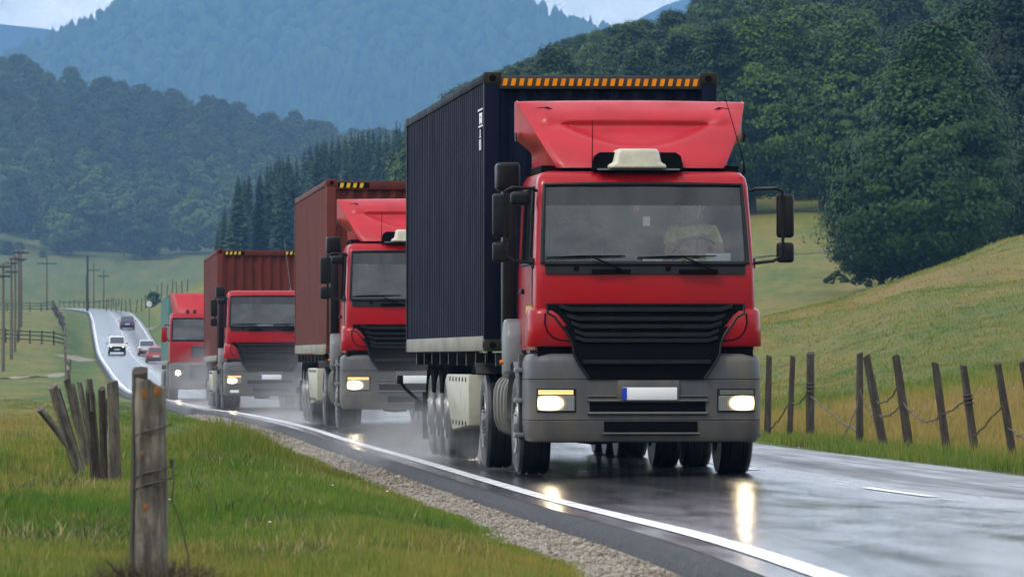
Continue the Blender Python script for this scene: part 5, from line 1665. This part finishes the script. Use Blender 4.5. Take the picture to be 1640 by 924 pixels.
    for y in (1.0, 2.2, 3.3, 4.4, 5.9): mb.box(-.42, .42, y - .05, y + .05, .80, 1.0)
    mb.box(-.75, .75, 1.32, 1.52, .38, .52); mb.box(-.8, .8, 4.95, 5.13, .42, .60)
    mb.lathe([(0, -.25), (.24, -.2), (.26, 0), (.24, .2), (0, .25)], (0, 5.04, .5), 'x', 16)
    mb.box(-.9, .9, 2.16, 2.34, 1.05, 2.2); mb.box(-.35, .35, .5, 2.2, .62, .9)
    mb.lathe([(.0, .0), (.48, .0), (.5, .06), (0, .08)], (0, 5.0, 1.03), 'z', 20)
    mb.build('chassis', M['dark'], root)
    for s in (-1, 1):
        wheel(root, 'wheel', s, s * 1.17, 1.42, w=.33, deep=.02)
        wheel(root, 'wheel', s, s * 1.20, 5.04, w=.30, deep=.16); wheel(root, 'wheel', s, s * .865, 5.04, w=.29, deep=.16)
        MB().lathe([(.585, -.30), (.585, .30), (.60, .30), (.605, -.30)], (s * 1.0 - .0, 5.04, .505), 'x', 18, 0, R(55), R(125)).build('rear_mudguard', M['dark'], root)
    # ---- semitrailer: two long beams, cross members, axles, guards
    mb = MB()
    for s in (-1, 1):
        mb.box(s * .5 - .06, s * .5 + .06, 3.9, 15.9, .93, 1.13)
    for y in np.arange(3.95, 16, 1.33): mb.box(-1.16, 1.16, y - .06, y + .06, 1.08, 1.218)
    for y in (10.9, 12.22, 13.54): mb.lathe([(.08, -.85), (.08, .85)], (0, y, .505), 'x', 12)
    mb.box(-.5, .5, 10.2, 14.2, .72, .94)
    mb.box(-1.19, 1.19, 15.85, 15.97, .50, .62)
    for s in (-1, 1): mb.box(s * .6 - .05, s * .6 + .05, 15.8, 15.95, .55, 1.0)
    tr = mb.build('trailer_frame', M['dark'], root)
    for s in (-1, 1):
        for y in (10.9, 12.22, 13.54):
            wheel(root, 'wheel', s, s * 1.155, y, w=.36, deep=-.02)
            MB().lathe([(.56, -.40), (.56, .02), (.575, .03), (.585, -.40)], (s * 1.155 if s > 0 else -1.155 + .38, y, .515), 'x', 16, 0, R(25), R(155)).build('trailer_mudguard', M['black'], root)
        MB().box(s * .8 - .07, s * .8 + .07, 8.9, 9.05, .25, 1.1).build('landing_leg', M['dark'], root, bevel=.01)
        # beige stowage box with slanted rear edge and bolts
        x0, x1 = (-1.255, -.80) if s < 0 else (.80, 1.255)
        bx_ = MB().prism([(6.4, .43), (8.75, .36), (9.35, .66), (9.8, .90), (9.6, .98), (6.4, .985)], 'x', x0, x1).build('stowage_box', M['beige'], root, bevel=.02)
        for k in range(6):
            for z_ in (.93, .45):
                y = 6.7 + k * .46; MB().lathe([(0, s * .012), (.026, s * .010), (.026, 0)], (s * 1.256, y, z_), 'x', 8).build('bolt', M['dark'], bx_, recalc=False)
        MB().tube([(s * 1.1, 15.9, .60), (s * 1.30, 15.9, .78), (s * 1.36, 15.9, .86)], .022, 6).build('marker_lamp_arm', M['black'], root)
        MB().box(s * 1.37 - .04, s * 1.37 + .04, 15.86, 15.96, .84, .95).build('marker_lamp', M['black'], root, bevel=.015)
        MB().box(s * 1.0 - .2, s * 1.0 + .2, 14.25, 14.28, .18, .75).build('mud_flap', M['void'], root)
        MB().lathe([(0, 0), (.05, 0), (.05, .05), (0, .05)], (s * 1.225, 4.2, 1.19), 'x', 12).build('twist_lock', M['void'], root)
    # ---- cab interior
    it = MB()
    it.box(-1.0, 1.0, .40, 1.95, 1.30, 1.36); it.box(-1.0, 1.0, 1.86, 1.95, 1.36, 2.9); it.box(-.99, .99, .5, 1.9, 2.88, 2.93)
    it = it.build('cab_lining', M['cloth'], root)
    MB().prism([(.20, 2.06), (.55, 2.10), (.72, 2.04), (.75, 1.7), (.20, 1.7)], 'x', -.98, .98).build('dashboard', M['dash'], it, bevel=.03)
    for x in (-.55, .58):
        st = MB().box(x - .26, x + .26, .90, 1.40, 1.75, 1.90).box(x - .26, x + .26, 1.35, 1.51, 1.85, 2.52).box(x - .14, x + .14, 1.37, 1.49, 2.54, 2.74).build('cab_seat', M['cloth'], it, bevel=.05, seg=3)
    sw = MB(); ctr = Vector((.58, .80, 2.16)); rot = Matrix.Rotation(R(-58), 3, 'X')
    sw.tube([ctr + rot @ Vector((math.cos(a) * .23, math.sin(a) * .23, 0)) for a in [2 * math.pi * k / 24 for k in range(25)]], .017, 8)
    for a in (R(-90), R(30), R(150)): sw.tube([ctr, ctr + rot @ Vector((math.cos(a) * .22, math.sin(a) * .22, 0))], .014, 6)
    sw.build('steering_wheel', M['black'], it)
    return root

truck = make_truck()
HEAD = math.atan(.083)
def set_truck(o, x_px, Y, pitch=None, head=HEAD):
    X = (x_px - 820) / F * Y
    d = Vector((-math.sin(head), math.cos(head)))
    def gz(s):
        p = Vector((X, Y)) + d * s
        u = p.x - float(lineX(p.y)); return float(road_z(np.clip(u, 0.3, 2.7), p.y))
    z1, z2 = gz(1.42), gz(12.2)
    pt = math.atan2(z2 - z1, 10.8)
    o.location = (X, Y, z1 - math.tan(pt) * 1.42 + .004)
    o.rotation_mode = 'XYZ'
    o.rotation_euler = (pt, 0, head)
    return o
def set_container(c, tr, dy=3.82, dz=1.236, tilt=0.0, x=0.0):
    Mx = Matrix.Translation(tr.location) @ tr.rotation_euler.to_matrix().to_4x4()
    c.location = Mx @ Vector((x, dy, dz))
    e = tr.rotation_euler; c.rotation_euler = (e.x + tilt, 0, e.z)
    return c
t1 = set_truck(truck, 1036, 58.0, head=math.atan(.085))
tag(t1, 'front lorry with red cab and roof fairing carrying the dark navy container', 'lorry', 'red lorries of the convoy')
t2 = set_truck(copy_tree(truck, skip=('marker_lamp_arm', 'marker_lamp')), 663, 95.0, head=math.atan(.080))
tag(t2, 'second lorry, red cab with roof fairing half hidden behind the navy container', 'lorry', 'red lorries of the convoy')
t3 = set_truck(copy_tree(truck, skip=('roof_fairing', 'roof_cooler', 'roof_gap', 'aerial', 'marker_lamp_arm', 'marker_lamp')), 432, 150.0, head=math.atan(.080))
tag(t3, 'third lorry, red cab without any roof fairing, whip aerial on the roof', 'lorry', 'red lorries of the convoy')
MB().tube([(.55, .6, 2.99), (.55, .6, 3.1), (.40, .8, 4.3)], [.03, .007, .004], 6).build('aerial', M['light_grey'], t3)
MB().box(-.3, .1, .38, .42, 2.105, 2.14).build('dashboard_card', M['white'], t3)
lo = MB()
for x0, x1 in ((-1.0, -.78),): patch(lo, x0, x1, .42, .49, .01, bfun, 6, 2)
lo.build('fog_lamp', M['white'], t3, recalc=False)

c1 = set_container(make_container('shipping_container', M['navy'], M['navy'], M['navy'], letters=True, post_m='navy'), t1, x=-.07)
tag(c1, 'dark navy corrugated container with orange striped front rail on the front lorry', 'container', 'containers on the lorries')
c2 = make_container('shipping_container', M['rust'], M['rust'], M['rust'], stripes='corner', post_m='rust')
c3 = copy_tree(c2)
set_container(c2, t2, dz=1.232); set_container(c3, t3, dz=1.232)
tag(c2, 'oxide red container behind the fairing of the second lorry', 'container', 'containers on the lorries')
tag(c3, 'oxide red container showing its full front above the third lorry cab', 'container', 'containers on the lorries')

# fourth lorry: flatter cab with a small slatted grille and a tall fairing
def make_truck_flat():
    root = empty('container_lorry')
    rows_ = [(1.30, 1.2, .06), (1.7, 1.2, .04), (2.02, 1.195, .06), (2.06, 1.19, .07), (2.3, 1.185, .10), (2.6, 1.175, .15), (2.84, 1.165, .19), (2.95, 1.15, .24), (3.02, 1.10, .32), (3.04, 1.0, .45)]
    rings = [cab_ring(z, w, yf) for z, w, yf in rows_]; nC = len(rings[0]); fs = []
    for k in range(len(rings) - 1):
        for i in range(nC):
            if k in (3, 4, 5) and i in FRONT: continue
            fs.append((k * nC + i, k * nC + (i + 1) % nC, (k + 1) * nC + (i + 1) % nC, (k + 1) * nC + i))
    fs.append(tuple(range((len(rings) - 1) * nC, len(rings) * nC)))
    MB().add([p for r in rings for p in r], fs).build('cab', M['red'], root, smooth=38)
    g = []
    for k in (3, 4, 5, 6):
        r = cab_ring(*rows_[k], grow=-.004); g.append([r[i] for i in range(9, 18)])
    MB().grid(g).build('windscreen', M['glass'], root, recalc=False)
    P = [g[0][0], g[1][0], g[2][0], g[3][0], g[3][4], g[3][8], g[2][8], g[1][8], g[0][8], g[0][4], g[0][0]]
    MB().tube([(p[0], p[1] - .012, p[2]) for p in P], .03, 6).build('windscreen_frame', M['black'], root)
    gr = MB().box(-.42, .42, .015, .05, 1.48, 1.88).build('grille', M['void'], root)
    mb = MB()
    for z in np.linspace(1.5, 1.85, 6): mb.box(-.4, .4, -.004, .02, z, z + .025)
    mb.build('slat', M['light_grey'], gr)
    mb = MB(); mb.loft([bump_ring(z, i - .05) for z, i in ((.34, .06), (.38, .02), (.6, 0), (1.1, .0), (1.24, .02), (1.28, .06))], False, False)
    t_ = bump_ring(1.28, .01); mb.add(t_, [tuple(range(len(t_)))])
    bp = mb.build('bumper', M['plastic_grey'], root, smooth=40)
    patch(MB(), -.5, .5, .66, 1.2, .055, bfun, 8, 1).build('air_slot', M['void'], bp, recalc=False)  # black sheet on the bumper painting the shade of the intake
    for s in (-1, 1):
        hl = patch(MB(), s * .70, s * 1.08, .82, 1.02, .056, bfun, 8, 2).build('headlight', M['chrome'], root, recalc=False)
        MB().lathe([(0, -.09), (.05, -.088), (.08, -.07)], (s * .90, bump_y(.9), .92), 'y', 16).build('lamp_lens', M['lamp'], hl)
        mr = MB().box(s * 1.38 - .10, s * 1.38 + .10, .22, .36, 2.0, 2.55).build('mirror_housing', M['red'], root, bevel=.04)
        MB().tube([(s * 1.15, .3, 2.6), (s * 1.35, .28, 2.62), (s * 1.38, .3, 2.3), (s * 1.15, .3, 1.95)], .02, 6).build('mirror_arm', M['black'], mr)
        MB().box(s * 1.2 - .06, s * 1.2 + .06, .85, 2.1, .4, 1.3).build('side_skirt', M['plastic_grey'], root, bevel=.02)
    # fairing: plain front leaning back with darker cheeks
    g = []
    for t in np.linspace(0, 1, 9):
        z = 3.02 + .72 * t; y = .55 + .75 * t ** 1.2; w = lerp(.86, .98, t); rw = lerp(1.05, 1.16, t)
        g.append([(-rw, 1.9, z), (-lerp(rw, w, .5), lerp(1.9, y, .5), z)] + [(w * s, y + .12 * s * s - .04 * math.sin(math.pi * t), z) for s in np.linspace(-1, 1, 15)] + [(lerp(rw, w, .5), lerp(1.9, y, .5), z), (rw, 1.9, z)])
    g.append([(p[0] * .95, p[1] + .2, p[2] - .01) for p in g[-1]])
    MB().grid(g).build('roof_fairing', M['red_faded'], root, smooth=40, recalc=False)
    mb = MB()
    for x in (-.55, -.3, .3): mb.lathe([(0, -.1), (.06, -.08), (.07, .05), (0, .06)], (x, .42, 3.10), 'y', 12)
    mb.build('air_horn', M['dark'], root)
    mb = MB()
    for s in (-1, 1): mb.box(s * .45 - .05, s * .45 + .05, .6, 15.8, .85, 1.1)
    for y in np.arange(4, 16, 1.4): mb.box(-1.15, 1.15, y - .05, y + .05, 1.05, 1.21)
    mb.box(-.8, .8, 1.3, 1.5, .4, .55)
    mb.build('chassis', M['dark'], root)
    it = MB().box(-1.05, 1.05, 1.8, 1.9, 1.4, 2.9).box(-1.05, 1.05, .2, .7, 1.7, 2.08).build('cab_lining', M['cloth'], root)
    for s in (-1, 1):
        for y in (1.42, 5.0, 10.9, 12.2, 13.5): wheel(root, 'wheel', s, s * 1.2, y, w=.34, deep=.03)
    return root
t4 = set_truck(make_truck_flat(), 326, 209.0, head=math.atan(.080))
tag(t4, 'rearmost lorry with flat red cab, small slatted grille and teal load', 'lorry', 'red lorries of the convoy')
c4 = set_container(make_container('shipping_container', M['teal'], M['teal'], M['teal'], stripes='none', post_m='teal'), t4, dy=2.9, dz=1.232)
c4.scale = (.97, 1, .855)
tag(c4, 'teal green container peeping out left of the rearmost lorry', 'container', 'containers on the lorries')

# ------------------------------------------------------------------ driver of the front lorry and things behind the glass
def person_body():
    J = [((0, 0, .0), .15), ((0, .02, .18), .145), ((0, .03, .36), .165), ((0, .03, .46), .12), ((0, .01, .53), .058), ((0, -.01, .58), .06),
         ((-.19, .02, .44), .075), ((-.25, -.12, .22), .055), ((-.18, -.42, .20), .042), ((-.17, -.48, .21), .036),
         ((.19, .02, .44), .075), ((.26, -.12, .22), .055), ((.20, -.42, .24), .042), ((.18, -.48, .25), .036),
         ((-.10, -.08, -.02), .10), ((-.14, -.45, .02), .085), ((-.14, -.52, -.38), .055), ((.10, -.08, -.02), .10), ((.14, -.45, .02), .085), ((.14, -.52, -.38), .055),
         ((0, -.02, .64), .085), ((0, -.02, .74), .095), ((0, -.01, .80), .07)]
    E = [(0, 1), (1, 2), (2, 3), (3, 4), (4, 5), (3, 6), (6, 7), (7, 8), (8, 9), (3, 10), (10, 11), (11, 12), (12, 13), (0, 14), (14, 15), (15, 16), (0, 17), (17, 18), (18, 19), (5, 20), (20, 21), (21, 22)]
    def skin(name, J, E, mt, parent=None, lvl=2):
        me = bpy.data.meshes.new(name); me.from_pydata([j[0] for j in J], E, []); me.materials.append(mt)
        o = bpy.data.objects.new(name, me); COL.objects.link(o)
        sm = o.modifiers.new('skin', 'SKIN'); sb = o.modifiers.new('sub', 'SUBSURF'); sb.levels = lvl; sb.render_levels = lvl
        sk = me.skin_vertices[0].data if me.skin_vertices else None
        if sk is None:
            bpy.context.view_layer.update(); sk = me.skin_vertices[0].data
        for i, j in enumerate(J): sk[i].radius = (j[1], j[1])
        sk[0].use_root = True
        bpy.context.view_layer.update()
        ev = o.evaluated_get(bpy.context.evaluated_depsgraph_get())
        nm = bpy.data.meshes.new_from_object(ev)
        o.modifiers.clear(); o.data = nm
        nm.polygons.foreach_set('use_smooth', [True] * len(nm.polygons))
        if not nm.materials: nm.materials.append(mt)
        if parent is not None: o.parent = parent
        return o
    body = skin('person', J, E, M['skin'])
    vest = skin('vest', [((0, .01, .02), .165), ((0, .02, .18), .16), ((0, .03, .36), .18), ((0, .03, .455), .13), ((-.19, .02, .44), .088), ((-.235, -.08, .28), .072), ((.19, .02, .44), .088), ((.245, -.08, .28), .072)], [(0, 1), (1, 2), (2, 3), (3, 4), (4, 5), (3, 6), (6, 7)], M['vest'], body)
    skin('hair', [((0, .03, .70), .085), ((0, .02, .79), .088), ((0, .03, .84), .05)], [(0, 1), (1, 2)], M['hair'], body)
    mb = MB()
    mb.loft([[(math.cos(a) * r_, -.115 - d, .655 + dz + math.sin(a) * r_ * 1.2) for a in [2 * math.pi * k / 8 for k in range(8)]] for r_, d, dz in ((.018, -.01, .0), (.015, .012, -.004), (.004, .022, -.008))])
    mb.build('nose', M['skin'], body)
    mb = MB()
    for s in (-1, 1): mb.lathe([(0, -.006), (.011, -.004), (.012, .006)], (s * .034, -.105, .695), 'y', 8)
    mb.build('eye', M['hair'], body)
    mb = MB(); mb.tube([(-.026, -.103, .612), (0, -.108, .608), (.026, -.103, .612)], .006, 6); mb.build('mouth', M['skin'], body)
    mb = MB()
    for s in (-1, 1):
        mb.tube([(s * .095, -.0, .66), (s * .108, .01, .69), (s * .098, .01, .72)], [.01, .016, .01], 6)
    mb.build('ear', M['skin'], body)
    for s, hz in ((-1, .21), (1, .25)):
        for k in range(4):
            y = -.50; x = s * (.17 - .0 * k); z = hz - .03 + k * .022
            MB().tube([(x, y + .03, z), (x + s * .015, y - .035, z + .004), (x - s * .02, y - .062, z + .006), (x - s * .045, y - .045, z + .006)], [.011, .010, .009, .007], 6).build('finger', M['skin'], body)
        MB().tube([(s * .16, -.46, hz + .02), (s * .13, -.50, hz + .05), (s * .125, -.53, hz + .055)], [.013, .011, .009], 6).build('thumb', M['skin'], body)
    return body
Mx = Matrix.Translation(t1.location) @ t1.rotation_euler.to_matrix().to_4x4()
dv = person_body(); dv.matrix_world = Mx @ Matrix.Translation((.58, 1.12, 1.98)); 
tag(dv, 'driver in a yellow vest sitting at the wheel of the front lorry', 'person')
def on_dash(o, x, y, z, label, cat):
    o.matrix_world = Mx @ Matrix.Translation((x, y, z)); tag(o, label, cat); return o
on_dash(MB().box(-.12, .12, -.004, .004, 0, .075).build('card', M['white'], None, bevel=.001), .73, .215, 2.115, 'blank white card propped in the lower right corner of the front windscreen', 'card')
pa = MB()
pa.prism([(-.16, -.04), (.0, -.07), (.17, -.03), (.12, .06), (-.12, .05)], 'z', 0, .02); pa.prism([(-.08, -.03), (.10, -.05), (.14, .03), (-.02, .05)], 'z', .02, .05)
on_dash(pa.build('paper', M['white']), .08, .40, 2.085, 'crumpled white papers lying on the dashboard of the front lorry', 'paper')
MB().prism([(.08, -.03), (.2, -.035), (.17, .03)], 'z', .02, .045).build('red_flyer', M['redlens'], [o for o in COL.objects if o.name == 'paper'][0])
hg = MB(); hg.tube([(0, 0, .34), (.002, 0, .20), (0, 0, .06)], .004, 5)
hg = hg.build('pennant', M['dark']); on_dash(hg, -.02, .36, 2.46, 'small trinkets dangling from the top of the front windscreen', 'trinket')
MB().lathe([(0, .0), (.03, .03), (.035, .10), (.012, .16), (0, .17)], (-.045, 0, .12), 'z', 10).build('figure_bead', M['orange'], hg)
MB().box(.02, .09, -.004, .004, .0, .09).build('small_card', M['white'], hg)

# ------------------------------------------------------------------ cars
def car_paint(n, c, c2=None): return mat(n, c, c2, scale=2, rough=0.25, coat=0.6)
def make_car(kind, paint, lower, x_px, Y, facing, u=None, label='', length=4.3, width=1.72, hgt=1.45, group='cars on the far stretch of road', name='car', lamps=False, roofw=.80):
    root = empty(name)
    W, L_ = width / 2, length
    # outline along the car: nose at 0
    zb, zs = (.22, .86) if kind != 'suv' else (.30, .98)
    hood = .24 * L_ if kind != 'suv' else .25 * L_
    tail = {'sedan': .16, 'hatch': .03, 'suv': .02}[kind] * L_
    def ring(y, z0, z1, w, r=.12):
        return [(-w + .04, y, z0), (-w, y, z0 + .12), (-w, y, z1 - r), (-w + r * .6, y, z1 - r * .3), (-w + r * 1.6, y, z1), (w - r * 1.6, y, z1), (w - r * .6, y, z1 - r * .3), (w, y, z1 - r), (w, y, z0 + .12), (w - .04, y, z0)]
    zh = zs - (.08 if kind != 'suv' else .02)
    st = [(0.0, zb + .10, zh - .22, W * .86), (.06, zb + .03, zh - .12, W * .93), (.35, zb, zh - .03, W), (hood, zb, zs + .01, W), (L_ * .5, zb, zs + .02, W), (L_ - tail - .1, zb, zs + .03, W), (L_ - .30, zb, zs + (.02 if kind == 'sedan' else .03), W * .99), (L_ - .06, zb + .04, zs - .02, W * .95), (L_, zb + .12, zs - .14, W * .88)]
    MB().loft([ring(*s) for s in st], True, True).build('body', paint, root, smooth=40)
    # cabin
    y0, y1, y2, y3 = hood + .02, hood + (.70 if kind != 'suv' else .42), L_ - tail - (.55 if kind == 'sedan' else .30), L_ - tail - .04
    wt = W * roofw
    b = [(-W + .09, y0, zs), (W - .09, y0, zs), (W - .09, y3, zs), (-W + .09, y3, zs)]; t = [(-wt, y1, hgt), (wt, y1, hgt), (wt, y2, hgt), (-wt, y2, hgt)]
    MB().loft([b, [tuple(lerp(p, q_, .93) for p, q_ in zip(a_, c_)) for a_, c_ in zip(b, t)], [(p[0] * .93, lerp(p[1], L_ / 2, .06), p[2] + .03) for p in t]], True, True).build('cabin', paint, root, bevel=.04)
    mbq = []
    for i, nm in ((0, 'windscreen'), (2, 'rear_window'), (1, 'side_window'), (3, 'side_window')):
        j = (i + 1) % 4
        A, B, C_, D_ = Vector(b[i]), Vector(b[j]), Vector(t[j]), Vector(t[i])
        nrm = (B - A).cross(D_ - A).normalized(); ctr = (A + B + C_ + D_) / 4
        if nrm.dot(ctr - Vector((0, L_ / 2, 1.0))) < 0: nrm = -nrm
        def at_(s_, q_): return A.lerp(B, s_).lerp(D_.lerp(C_, s_), q_) + nrm * .012
        MB().grid([[at_(.05, .08), at_(.95, .08)], [at_(.06, .88), at_(.94, .88)]]).build(nm, M['glass_dark'], root, recalc=False)
    for s in (-1, 1):
        for y in (.17 * L_ + .1, L_ * .80):
            tw = MB().lathe([(.2, s * -.19), (.30, s * -.19), (.33, s * -.16), (.33, s * -.03), (.30, 0), (.2, .0)], (s * (W + .005), y, .33), 'x', 24).build('wheel', M['tyre'], root)
            MB().lathe([(0, s * .0), (.19, s * .002), (.21, s * -.02)], (s * (W + .004), y, .33), 'x', 18).build('rim', M['rim'], tw, recalc=False)
        MB().box(s * (W + .10) - .09, s * (W + .10) + .09, hood + .25, hood + .36, zs + .02, zs + .16).build('side_mirror', lower if kind == 'suv' else paint, root, bevel=.03)
        hl = MB().box(s * W * .68 - .15, s * W * .68 + .15, -.012 + .03, .10, zh - .36, zh - .20).build('headlight', M['chrome'], root, bevel=.02)
        if lamps: MB().lathe([(0, -.05), (.05, -.045), (.085, -.01)], (s * W * .68, .02, zh - .28), 'y', 14).build('lamp_lens', M['lamp_car'], hl)
        MB().box(s * W * .80 - .10, s * W * .80 + .10, L_ - .10, L_ + .012, zs - .34, zs - .10).build('tail_lamp', M['redlens'], root, bevel=.02)
    MB().box(-W * .95, W * .95, -.04, .12, zb + .0, zb + (.42 if kind == 'suv' else .30)).build('bumper', lower, root, bevel=.05)
    MB().box(-W * .92, W * .92, L_ - .12, L_ + .05, zb + .04, zb + .32).build('bumper', lower, root, bevel=.05)
    MB().box(-W * (.9 if kind == 'suv' else .48), W * (.9 if kind == 'suv' else .48), -.022, .05, zh - .38, zh - .18).build('grille', M['void'], root, bevel=.01)
    MB().box(-.26, .26, -.055, -.04, zb + .12, zb + .23).build('number_plate', M['white'], root); MB().box(-.26, .26, L_ + .05, L_ + .062, zb + .34, zb + .45).build('number_plate', M['white'], root)
    MB().box(-W * .85, W * .85, .3, L_ - .3, zb - .06, zb + .1).build('underbody', M['void'], root)
    X = (x_px - 820) / F * Y
    uu_ = X - float(lineX(Y)); slope = (float(lineZ(Y + 4)) - float(lineZ(Y))) / 4
    z = float(road_z(uu_, Y))
    head = math.atan(.0757)
    if facing == 'camera':
        root.location = (X, Y, z + .004); root.rotation_euler = (math.atan(slope), 0, head)
    else:
        root.location = (X - math.sin(head) * L_, Y + L_, z + slope * L_ + .004); root.rotation_euler = (-math.atan(slope), 0, head + math.pi)
    tag(root, label, 'car', group)
    return root
P_white = car_paint('white_car_paint', (.72, .72, .70)); P_silver = car_paint('silver_car_paint', (.52, .54, .57)); P_red = car_paint('red_car_paint', (.40, .03, .035)); P_plum = car_paint('dark_plum_car_paint', (.045, .03, .075))
make_car('suv', P_white, M['black'], 187.5, 566, 'camera', label='boxy white off-road car with lit headlights coming towards the camera', length=3.75, width=1.68, hgt=1.72, lamps=True, roofw=.86)
make_car('sedan', P_silver, M['dark'], 235.5, 560, 'away', label='silver white saloon driving away up the far slope', width=1.70)
make_car('hatch', P_red, M['dark'], 250, 512, 'away', label='low red car driving away close behind the rearmost lorry', width=1.72, hgt=1.38)
make_car('hatch', P_plum, M['dark'], 204, 690, 'away', label='dark plum car farthest away near the crest of the road', width=1.72, hgt=1.50)

# ------------------------------------------------------------------ spray thrown up from the wet road
def spray_mat(name, dens, col=(.92, .94, .97)):
    m = bpy.data.materials.new(name); m.use_nodes = True; nt = m.node_tree; N = nt.nodes; L = nt.links; N.clear()
    out = N.new('ShaderNodeOutputMaterial'); pv = N.new('ShaderNodeVolumePrincipled')
    pv.inputs['Color'].default_value = (*col, 1); pv.inputs['Anisotropy'].default_value = .2
    tc = N.new('ShaderNodeTexCoord'); gd = N.new('ShaderNodeTexGradient'); gd.gradient_type = 'SPHERICAL'
    L.new(tc.outputs['Object'], gd.inputs['Vector'])
    ns = N.new('ShaderNodeTexNoise'); ns.inputs['Scale'].default_value = 3.2; ns.inputs['Detail'].default_value = 3
    L.new(tc.outputs['Object'], ns.inputs['Vector'])
    mr = N.new('ShaderNodeMapRange'); mr.inputs['From Min'].default_value = .32; mr.inputs['From Max'].default_value = .72; mr.clamp = True
    L.new(ns.outputs['Fac'], mr.inputs['Value'])
    m1 = N.new('ShaderNodeMath'); m1.operation = 'MULTIPLY'; L.new(gd.outputs['Fac'], m1.inputs[0]); L.new(mr.outputs['Result'], m1.inputs[1])
    m2 = N.new('ShaderNodeMath'); m2.operation = 'MULTIPLY'; m2.inputs[1].default_value = dens; L.new(m1.outputs[0], m2.inputs[0])
    L.new(m2.outputs[0], pv.inputs['Density']); L.new(pv.outputs[0], out.inputs['Volume'])
    return m
sph = bmesh.new(); bmesh.ops.create_icosphere(sph, subdivisions=3, radius=1.0); sm_ = bpy.data.meshes.new('road_spray'); sph.to_mesh(sm_); sph.free()
def spray(tr, lx, ly, lz, sx, sy, sz, mt, label):
    Mt = Matrix.Translation(tr.location) @ tr.rotation_euler.to_matrix().to_4x4()
    me = sm_.copy(); me.materials.append(mt)
    o = bpy.data.objects.new('road_spray', me); COL.objects.link(o)
    o.location = Mt @ Vector((lx, ly, lz)); o.rotation_euler = tr.rotation_euler; o.scale = (sx, sy, sz)
    tag(o, label, 'spray', kind='stuff')
SP1 = spray_mat('spray_near', .48); SP2 = spray_mat('spray_far', .05)
spray(t1, -1.0, 12.0, .05, 1.6, 6.5, .75, SP1, 'fine water spray around the trailer wheels of the front lorry')
spray(t1, 0, 22, .2, 3.0, 8.0, 1.3, SP2, 'mist of spray trailing between the first and second lorry')
spray(t2, -.8, 12.5, .1, 1.7, 6.0, .9, SP1, 'water spray around the trailer wheels of the second lorry')
spray(t2, 0, 26, .2, 3.2, 12, 1.6, SP2, 'mist of spray trailing between the second and third lorry')
spray(t3, -.5, 12, .5, 2.0, 6, 1.5, SP1, 'water spray around the wheels of the third lorry')
spray(t3, 0, 28, .3, 3.4, 14, 1.8, SP2, 'mist of spray trailing between the third and rearmost lorry')
spray(t4, 0, 24, .3, 3.5, 14, 1.8, SP2, 'mist of spray hanging behind the rearmost lorry')

# ------------------------------------------------------------------ damp air
hz = MB().box(-3200, 3200, -150, 10800, -5, 800)
hm = bpy.data.materials.new('damp_air'); hm.use_nodes = True; nt = hm.node_tree; nt.nodes.clear()
out = nt.nodes.new('ShaderNodeOutputMaterial'); pv = nt.nodes.new('ShaderNodeVolumePrincipled')
pv.inputs['Color'].default_value = (.155, .37, .68, 1); pv.inputs['Density'].default_value = HAZE_DENSITY; pv.inputs['Anisotropy'].default_value = 0.0
nt.links.new(pv.outputs[0], out.inputs['Volume'])
o = hz.build('haze', hm, smooth=0); tag(o, 'bluish damp air filling the valley and fading the far mountain', 'haze', kind='stuff')

# thin mist lying in the hollow between the spruces and the wooded hill
mm = bpy.data.materials.new('valley_mist'); mm.use_nodes = True; nt = mm.node_tree; nt.nodes.clear()
out = nt.nodes.new('ShaderNodeOutputMaterial'); pv = nt.nodes.new('ShaderNodeVolumePrincipled')
pv.inputs['Color'].default_value = (.36, .55, .80, 1); pv.inputs['Density'].default_value = .0013
nt.links.new(pv.outputs[0], out.inputs['Volume'])
o = MB().box(-900, 900, 1035, 1205, -4.5, 110).build('mist', mm, smooth=0); tag(o, 'thin bluish mist lying in the hollow before the left hill', 'mist', kind='stuff')
